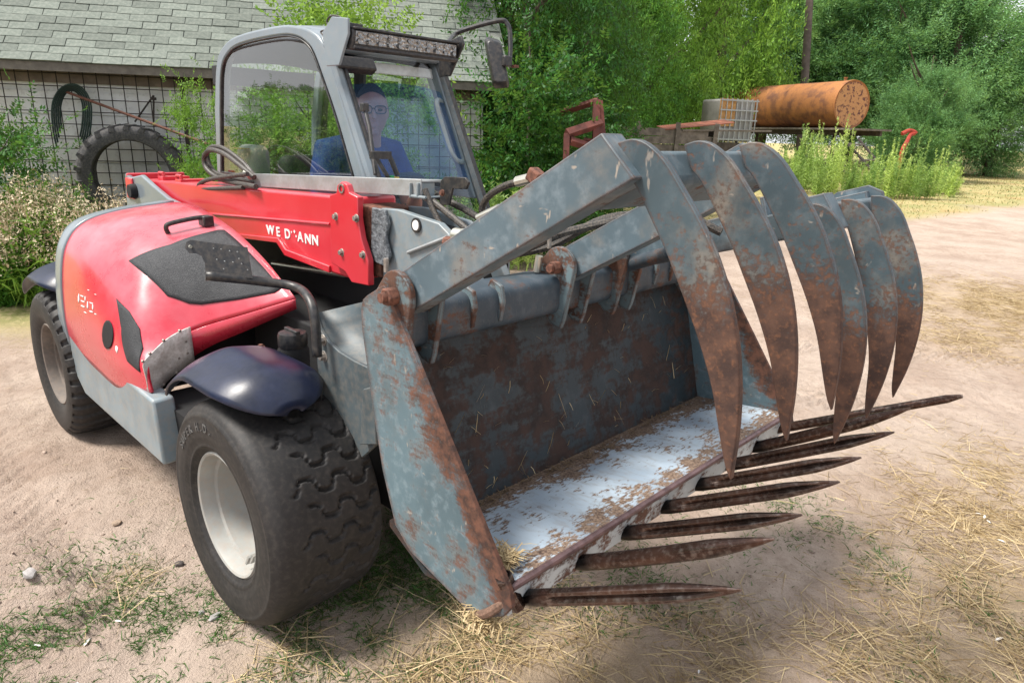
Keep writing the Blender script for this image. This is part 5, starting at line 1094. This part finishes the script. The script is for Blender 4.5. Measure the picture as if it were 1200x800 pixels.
# dry seed-head bush
def seed_bush(label, xy, s, seed):
    g = np.random.default_rng(seed); t = thing('seedhead_bush', label, 'bush', (float(xy[0]), float(xy[1]), float(gheight(*xy))-.02)); t.scale = (s, s, s)
    n = 260; a = g.uniform(0, 6.283, n); sp = g.uniform(.05, .55, n); top = np.column_stack([np.cos(a)*sp*1.1, np.sin(a)*sp*1.1, g.uniform(.55, 1.15, n)*(1-.25*sp)])
    P = np.column_stack([top[:, 0]*.25, top[:, 1]*.25, np.zeros(n)]); D = unit(top-P); L = np.linalg.norm(top-P, axis=1)
    o = bpy.data.objects.new('stems', ribbons('stems', P, D, L, np.full(n, .004), M['leaf_mid'], .05)); COL.objects.link(o); o.parent = t
    k = g.integers(0, n, 6500); f = .86+.18*g.random(6500)**2; Q = P[k]+D[k]*(L[k]*f)[:, None]+g.normal(size=(6500, 3))*.045; DD = unit(g.normal(size=(6500, 3))+np.array([0, 0, .5]))
    o = bpy.data.objects.new('seed_heads', ribbons('seed_heads', Q, DD, g.uniform(.012, .035, 6500), g.uniform(.004, .009, 6500), M['seed'], .0, 1)); COL.objects.link(o); o.parent = t
    k = g.integers(0, n, 4200); f = g.random(4200)*.85; Q = P[k]+D[k]*(L[k]*f)[:, None]; DD = unit(g.normal(size=(4200, 3))+np.array([0, 0, .4]))
    o = bpy.data.objects.new('leaves', ribbons('leaves', Q, DD, g.uniform(.05, .13, 4200), g.uniform(.005, .011, 4200), M['leaf_mid'], .3, 2)); COL.objects.link(o); o.parent = t
    return t
def mat_seed():
    k = Nt('dry_seed_heads'); g = k.n('NewGeometry'); return k.pbr(k.mix(g.outputs['Random Per Island'], (.42, .33, .21), (.66, .56, .40)), .9)
M['seed'] = mat_seed()
seed_bush('wide flowering bush with dry cream seed heads beside the rear wheel', grnd(42, 6.7), 1.12, 1)
seed_bush('low sprawling bush with dry cream seed heads on the grass edge', grnd(-6, 6.6), .95, 2)
seed_bush('small dry seed head plant growing in front of the upright tyre', grnd(140, 6.6), 1.0, 3)

# =================================================================== TREES
tree('dark_tree', 'dense dark green tree overhanging the end of the shed roof', grnd(606, 12.4), CR_A, TR_A, .80, .3, sz=1.45)
tree('dark_tree', 'dark leafy tree between the shed and the red iron frame', grnd(588, 14.5), CR_A, TR_A, .95, 2.1, sz=1.7)
tree('dark_tree', 'dark green tree behind the red iron frame', grnd(650, 18.5), CR_A, TR_A, .9, 4.0, sz=1.8)
tree('leafy_tree', 'mid green leafy tree behind the wooden cart', grnd(748, 29), CR_B, TR_A, 1.55, .8, sz=1.6)
tree('leafy_tree', 'tall mid green tree behind the caged water tank', grnd(826, 36), CR_B, TR_A, 1.7, 1.7, sz=1.7)
tree('leafy_tree', 'bushy mid green tree low behind the cart boards', grnd(700, 25), CR_B, TR_A, 1.2, 3.0, sz=1.3)
tree('leafy_shrub', 'dark bushy shrub growing beside the windscreen side of the shed', grnd(610, 10.2), CR_V, TR_S, 1.15, 3.3, 'shrub')
tree('leafy_shrub', 'dark bushy shrub growing at the foot of the red iron frame', grnd(655, 12.0), CR_V, TR_S, 1.0, 5.0, 'shrub')
tree('elm_tree', 'tall feathery elm rising behind the rusty tank', grnd(930, 43), CR_C, TR_C, 1.35, .5)
tree('elm_tree', 'tall feathery elm beyond the end of the rusty tank', grnd(1020, 40), CR_C, TR_C, 1.35, 2.5)
tree('elm_tree', 'pale green elm leaning over the verge past the ladder', grnd(1085, 37), CR_D, TR_C, 1.45, 1.1, sz=1.0)
tree('elm_tree', 'bushy upright elm at the edge of the sandy lane', grnd(1150, 36), CR_D, TR_C, .85, 4.2)
tree('elm_tree', 'farthest feathery elm at the end of the lane', grnd(1255, 50), CR_D, TR_C, .85, 3.6)
tree('elm_tree', 'low spreading elm between the tank and the lane', grnd(1062, 31), CR_D, TR_C, .72, 5.5)
tree('elm_tree', 'big elm filling the gap behind the other elms', grnd(985, 48), CR_C, TR_C, 1.6, 3.9)
tree('elm_tree', 'elm crown rising above the caged water tank', grnd(880, 45), CR_C, TR_C, 1.6, 1.9)
tree('elm_tree', 'broad elm standing far behind the leaning pale elm', grnd(1060, 52), CR_C, TR_C, 1.45, 5.1)
# growth on the other side of the yard (mirrored in the cab's side window)
for k, (x, y, s) in enumerate([(-5.2, -5.0, .50), (-7.6, -5.2, .55), (-4.0, -7.0, .55), (-10.5, -6.2, .6), (-6.8, -8.0, .6), (-13.5, -6.5, .62)]):
    tree('leafy_tree', 'green tree in the row across the yard, mirrored in the cab window', (x, y), CR_B if k % 2 else CR_A, TR_A, s*.95, k*1.3, 'tree', 'trees in a row across the yard')

# =================================================================== OLD EQUIPMENT
# rusty tank on a trailer
C1 = Vector(dep(998, 122.5, 27.0)); ax = Vector((*(RH*math.cos(math.radians(68))-FH*math.sin(math.radians(68))), 0)).normalized(); LT = 7.0; RT = .90; C0 = C1-ax*LT
def mat_tank():
    k = Nt('rusty_orange_tank'); n1 = k.noise(1.6, 7, .65); n2 = k.noise(8, 6, .6); n3 = k.noise(40, 4, .6)
    c = k.mix(k.ramp(n3, .3, .7), (.33, .125, .038), (.45, .19, .06)); c = k.mix(k.math('MULTIPLY', k.ramp(n1, .44, .66), .8), c, (.12, .05, .036)); c = k.mix(k.math('MULTIPLY', k.ramp(n2, .60, .72), .6), c, (.10, .04, .032)); st_ = k.noise(3, 4, .6, co=k.map((1.2, 1.2, .25))); c = k.mix(k.math('MULTIPLY', k.ramp(st_, .5, .7), .45), c, (.16, .07, .045))
    return k.pbr(c, .7, .1, k.bump(n2, .3, .02))
M['tank'] = mat_tank()
zd = C1.z-RT-.10; Tm = (C0+C1)/2; gz = float(gheight(Tm.x, Tm.y))
TA = math.atan2(ax.y, ax.x)
TK = thing('fuel_tank', 'large rusty orange cylindrical tank lying on a flat trailer', 'tank', (Tm.x, Tm.y, C1.z-RT), TA)
MB().lathe([(0, -LT/2-.06), (RT*.6, -LT/2-.03), (RT*.985, -LT/2), (RT, -LT/2+.02), (RT, LT/2-.02), (RT*.985, LT/2)], (0, 0, RT), 'x', 48).build('shell', M['tank'], TK, local=True, ang=25)
def mat_end():
    k = Nt('spotted_rusty_end'); n = k.noise(9, 4, .55); n3 = k.noise(40, 4, .6); c = k.mix(k.ramp(n3, .3, .7), (.46, .22, .08), (.58, .30, .13)); return k.pbr(k.mix(k.ramp(n, .53, .60), c, (.14, .055, .04)), .75, .05)
MB().lathe([(0, LT/2+.012), (RT*.93, LT/2+.012), (RT*.93, LT/2-.03)], (0, 0, RT), 'x', 48).build('end_plate', mat_end(), TK, local=True, ang=25)
MB().lathe([(RT*.93, LT/2+.0), (RT*1.01, LT/2+.03), (RT*1.02, LT/2-.04)], (0, 0, RT), 'x', 48).build('end_rim', M['tank'], TK, local=True)
for sx in (-1.8, .6): MB().lathe([(RT*1.004, -.05), (RT*1.012, -.05), (RT*1.012, .05), (RT*1.004, .05)], (sx, 0, RT), 'x', 48).build('weld_band', M['tank'], TK, local=True)
MB().tube([(LT/2-.5, 0, RT*2-.02), (LT/2-.5, 0, RT*2+.10)], .06, 12).tube([(LT/2-.5, 0, RT*2+.1), (LT/2-.5, 0, RT*2+.13)], .08, 12).build('filler_cap', M['tank'], TK, local=True)
for yy in (-.75,): MB().box((.9, yy, RT*.9), (.25, .02, .25)).box((-.2, yy-.06, RT*.9), (.3, .02, .22)).build('patch', plain('pale_patch', (.33, .27, .2), .8), TK, local=True)
TRL = thing('flat_trailer', 'old flat timber trailer under the rusty tank, half hidden by weeds', 'trailer', (Tm.x, Tm.y, gz), TA)
M['wood'] = plain('weathered_board', (.17, .145, .12), .95, 0, .35, 6, .6, bd=.01); M['wooddark'] = plain('dark_timber', (.075, .06, .05), .95, 0, .35, 6, .6, bd=.01)
dz = zd-gz+.10
for k in range(7): MB().box((.35, -.96+k*.32, dz-.05), (LT+1.5, .31, .07)).build('plank', M['wood'], TRL, local=True)
MB().box((.35, -.7, dz-.18), (LT+1.3, .12, .18)).box((.35, .7, dz-.18), (LT+1.3, .12, .18)).build('chassis_beam', M['wooddark'], TRL, local=True)
for sx in (-2.4, 2.3):
    MB().box((sx, 0, .55), (.14, 1.7, .14)).box((sx, -.6, (dz-.2+.55)/2), (.1, .1, dz-.7)).box((sx, .6, (dz-.2+.55)/2), (.1, .1, dz-.7)).build('axle', M['wooddark'], TRL, local=True)
    for sy in (-.9, .9): MB().lathe([(0, -.03), (.25, -.05), (.30, -.12), (.45, -.13), (.50, -.08), (.50, .08), (.45, .13), (.3, .12), (0, .1)], (sx, sy, .5), 'y', 32).build('wheel', M['oldtyre'], TRL, local=True)
# ladder leaning against the trailer end
l0, l1 = Vector(dep(986, 161, 24.2)), Vector(dep(1052, 203, 22.5)); l2, l3 = Vector(dep(1006, 163, 25.2)), Vector(dep(1063, 201, 23.4))
for v in (l1, l3): v.z = float(gheight(v.x, v.y))+.03
LD = MB(); LD.tube([l0, l1], .04, 8).tube([l2, l3], .04, 8)
ld = thing('ladder', 'grey metal ladder leaning down from the trailer into the weeds', 'ladder', tuple(l1))
MB().tube([l0, l1], .045, 8).build('rail', M['wire'], ld); MB().tube([l2, l3], .045, 8).build('rail', M['wire'], ld)
for t in (.12, .42, .72): MB().tube([l0.lerp(l1, t), l2.lerp(l3, t)], .03, 8).build('rung', M['wood'], ld)
# red bent metal part
rp_ = [Vector(dep(*q_, 24)) for q_ in [(1054, 186), (1057, 178), (1062, 168), (1067, 158), (1073, 156), (1066, 153), (1057, 157)]]
rp_[0].z = float(gheight(rp_[0].x, rp_[0].y))
tag(MB().tube(smooth_path(rp_, 3), .07, 8).build('bent_pipe', plain('bright_red_paint', (.38, .04, .02), .5)), 'bright red bent iron pipe standing among the weeds', 'pipe')
# caged water tank
q = grnd(838, 25.5); IB = thing('water_tank', 'square caged plastic water tank standing behind the wooden cart', 'water tank', (float(q[0]), float(q[1]), float(gheight(*q))), YAW-math.pi/2+.35)
zb = 1.45; MB().box((0, 0, zb*.5), (1.5, 1.2, zb)).build('stand', M['wooddark'], IB, local=True, bevel=.03)
MB().box((0, 0, zb+.72), (1.42, 1.15, 1.40)).build('tank_body', plain('grey_plastic_tank', (.27, .26, .25), .5, 0, .2, 2), IB, local=True, bevel=.08, seg=3)
MB().box((-.45, -.60, zb+.98), (.62, .05, .9)).build('board', plain('orange_board', (.42, .22, .08), .8), IB, local=True)
for k in range(8): MB().box((-.72+k*.206, -.63, zb+.72), (.03, .03, 1.45)).build('cage_bar', M['rail'], IB, local=True)
for k in range(5): MB().box((0, -.655, zb+.1+k*.32), (1.55, .03, .045)).build('cage_bar', M['rail'], IB, local=True)
# wooden cart
q = grnd(752, 20.5); gz = float(gheight(*q)); WC = thing('wooden_cart', 'weathered grey wooden box cart with broken boards', 'cart', (float(q[0]), float(q[1]), gz), YAW-math.pi/2+.12)
cw = 3.6
for k in range(4):
    MB().box((-.05*k, -.6+.01*(k % 2), 1.10+k*.22), (cw-.12*k, .05, .20), Matrix.Rotation((-.01, .012, -.015, .02)[k], 3, 'Y')).build('board', M['wood'], WC, local=True)
    MB().box((0, .6, 1.10+k*.22), (cw, .05, .20)).build('board', M['wood'], WC, local=True)
for sx in (-1.72, -.55, .55, 1.65): MB().box((sx, -.66, 1.45), (.11, .08, 1.15), Matrix.Rotation(.04*sx, 3, 'Y')).build('post', M['wood'], WC, local=True)
for sx in (-1.72, 1.72):
    for k in range(4): MB().box((sx, 0, 1.10+k*.22), (.05, 1.2, .20)).build('board', M['wooddark'], WC, local=True)
MB().box((0, 0, .93), (cw+.2, 1.2, .14)).box((0, 0, .55), (.2, .2, .7)).build('bed', M['wooddark'], WC, local=True)
for sx in (-1.2, 1.2):
    for sy in (-.62, .62): MB().lathe([(0, -.03), (.2, -.05), (.25, -.09), (.42, -.09), (.45, 0), (.42, .09), (.2, .06), (0, .05)], (sx, sy, .45), 'y', 28).build('wheel', M['oldtyre'], WC, local=True)
s1 = MB().box((1.2, -.25, 1.99), (2.0, .8, .02), Matrix.Rotation(-.12, 3, 'Y') @ Matrix.Rotation(.12, 3, 'X')).build('rusty_sheet', plain('rust_red_sheet', (.22, .075, .045), .8, .1, .4, 3), WC, local=True)
ws_ = s1; ws_.parent = None; ws_.matrix_world = Matrix.Translation(WC.location) @ Matrix.Rotation(YAW-math.pi/2+.12, 4, 'Z'); tag(ws_, 'rust red steel sheet lying across the top of the wooden cart', 'sheet')
pk = MB().box((2.0, -.5, 1.85), (2.6, .3, .05), Matrix.Rotation(-.02, 3, 'Y')).build('plank', M['wood'], WC, local=True); pk.parent = None; pk.matrix_world = ws_.matrix_world; tag(pk, 'long grey loose plank sticking out beyond the cart end', 'plank')
# red iron frame
d_ = 8.8
RF = thing('old_implement', 'dark red iron frame of an old implement beside the wooden cart', 'frame', tuple(np.r_[dep(700, 205, d_)[:2], float(gheight(*dep(700, 205, d_)[:2]))]))
def bar(name, a, b, r=.05, da=0, db=0): MB().tube([dep(*a, d_+da), dep(*b, d_+db)], r, 4).build(name, M['ironred'], RF)
M['ironred'] = plain('dark_red_iron', (.12, .034, .025), .75, 0, .35, 8, .3)
bar('brace', (658, 132), (701, 118), .045, .3, 0); bar('upright', (699, 118), (697, 230), .06); bar('upright', (702, 119), (712, 232), .06, 0, .1); bar('crossbar', (664, 157), (704, 144), .065, -.2, 0)
bar('crossbar', (668, 165), (694, 173), .055, -.2, 0); bar('brace', (684, 164), (698, 166), .03); bar('leg', (664, 157), (662, 232), .05, -.2, -.2)
# tall weeds in front of the tank
def weed_mesh(name, seed, h):
    g = np.random.default_rng(seed); n = 7; V = []; me = []
    P, D, L, W = [], [], [], []
    for s in range(n):
        b = np.array([g.normal(0, .10), g.normal(0, .10), 0]); lean = np.array([g.normal(0, .08), g.normal(0, .08), 1]); hh = h*g.uniform(.7, 1.1)
        P.append(b); D.append(unit(lean)); L.append(hh); W.append(.010)
        m_ = int(120*hh/h)
        for k in range(m_):
            t = g.random(); t = .08+.92*t; p_ = b+unit(lean)*hh*t; a = g.uniform(0, 6.283); plume = t > .66
            P.append(p_); D.append(unit(np.array([math.cos(a), math.sin(a), .75 if not plume else 1.0]))); L.append((.17 if not plume else .13)*g.uniform(.6, 1.2)*(1.15-.5*t)); W.append(.011 if not plume else .013)
    return ribbons(name, np.array(P), np.array(D), np.array(L), np.array(W), M['weed'], .35, 2)
M['weed'] = leafy('weed_leaves', (.22, .36, .08), (.36, .50, .15), (.44, .54, .24), .4)
WMs = [weed_mesh('foliage', 20+k, h) for k, h in enumerate((2.1, 1.8, 1.5, 1.25))]
rw = random.Random(8)
for k in range(66):
    px = rw.uniform(902, 1112); d = rw.uniform(21.5, 25.2)+max(0, (px-1040))*.02; q = grnd(px, d)
    o = bpy.data.objects.new('tall_weed', WMs[rw.choice([0, 0, 1, 1, 2, 3]) if px < 1040 else rw.choice([1, 2, 2, 3])]); COL.objects.link(o); o.location = (float(q[0]), float(q[1]), float(gheight(*q))-.03); o.rotation_euler = (0, 0, rw.uniform(0, 6.28)); o.scale = [rw.uniform(.8, 1.0), rw.uniform(.8, 1.0), rw.uniform(.45, 1.0)*(1.15 if px < 985 else .85)]; o.rotation_euler = (rw.gauss(0, .10), rw.gauss(0, .10), rw.uniform(0, 6.28))
    tag(o, 'tall light green plumed weed in the thicket before the tank trailer', 'weed', 'tall weeds before the tank trailer')
for k, (px, d) in enumerate([(757, 15.5), (770, 16), (745, 16.5), (830, 17), (812, 16), (585, 8.6), (600, 9.0), (612, 9.3), (570, 8.4)]):
    q = grnd(px, d); o = bpy.data.objects.new('tall_weed', WMs[2 if k % 2 else 3]); COL.objects.link(o); o.location = (float(q[0]), float(q[1]), float(gheight(*q))-.03); o.rotation_euler = (0, 0, k*1.1)
    o.scale = [.9]*3; tag(o, 'light green weed growing at the cart side' if k < 5 else 'light green weed growing beside the shed end', 'weed', 'weeds at the cart' if k < 5 else 'weeds by the shed end')
for k, px in enumerate([1042, 1050, 1058, 1066, 1074, 1082, 1036, 1090]):
    q = grnd(px, 21.5+.3*(k % 3)); o = bpy.data.objects.new('tall_weed', WMs[k % 3]); COL.objects.link(o); o.location = (float(q[0]), float(q[1]), float(gheight(*q))-.03); o.rotation_euler = (.05*(k % 3), 0, k*1.3); o.scale = (.9, .9, .62+.08*(k % 4))
    tag(o, 'light green weed in front of the red bent pipe', 'weed', 'weeds around the red pipe')
# utility poles and wire
q = grnd(931, 35); gz = float(gheight(*q)); tp_ = Vector(dep(953, -70, 34)); M['pole'] = plain('grey_brown_pole', (.13, .10, .085), .95, 0, .3, 3, .4)
up = MB().tube([(q[0], q[1], gz-.2), tuple(Vector((q[0], q[1], gz)).lerp(tp_, .5)), tuple(tp_)], [.21, .19, .16], 12).build('utility_pole', M['pole']); tag(up, 'weathered wooden utility pole leaning slightly behind the rusty tank', 'pole')
q2 = grnd(1330, 62); g2 = float(gheight(*q2)); t2 = Vector((q2[0], q2[1], g2+9.0))
up2 = MB().tube([(q2[0], q2[1], g2-.2), tuple(t2)], [.2, .15], 12).build('utility_pole', M['pole']); tag(up2, 'upright wooden utility pole farther down the lane', 'pole')
tag(MB().tube([tp_.lerp(t2, t)+Vector((0, 0, -.8*4*t*(1-t)))+Vector((0, 0, -.1)) for t in np.linspace(0, 1, 14)], .022, 6).build('power_line', M['dark']), 'thin power line running from the pole over the elms', 'wire')
# feathers on the sand
fm = MB().add([(0, 0, 0), (.012, .009, .006), (.045, .006, .012), (.06, 0, .008), (.045, -.006, .014), (.012, -.009, .008)], [(0, 1, 2, 3), (0, 3, 4, 5)])
fe = fm.build('feather', M['white']); M['white'].use_backface_culling = False
for k, (px, py) in enumerate([(1142, 604), (1152, 612), (1178, 640), (820, 780), (134, 726), (96, 746), (48, 756), (90, 792), (1166, 752), (1160, 618)]):
    o = fe if k == 0 else fe.copy()
    if k: COL.objects.link(o)
    g_ = gnd(px, py); o.location = (g_[0], g_[1], float(gheight(*g_))+.006); o.rotation_euler = (0, 0, k*1.7); o.scale = [.42+.1*(k % 3)]*3
    tag(o, 'small white feather lying on the sand and straw', 'feather', 'loose white feathers on the ground')
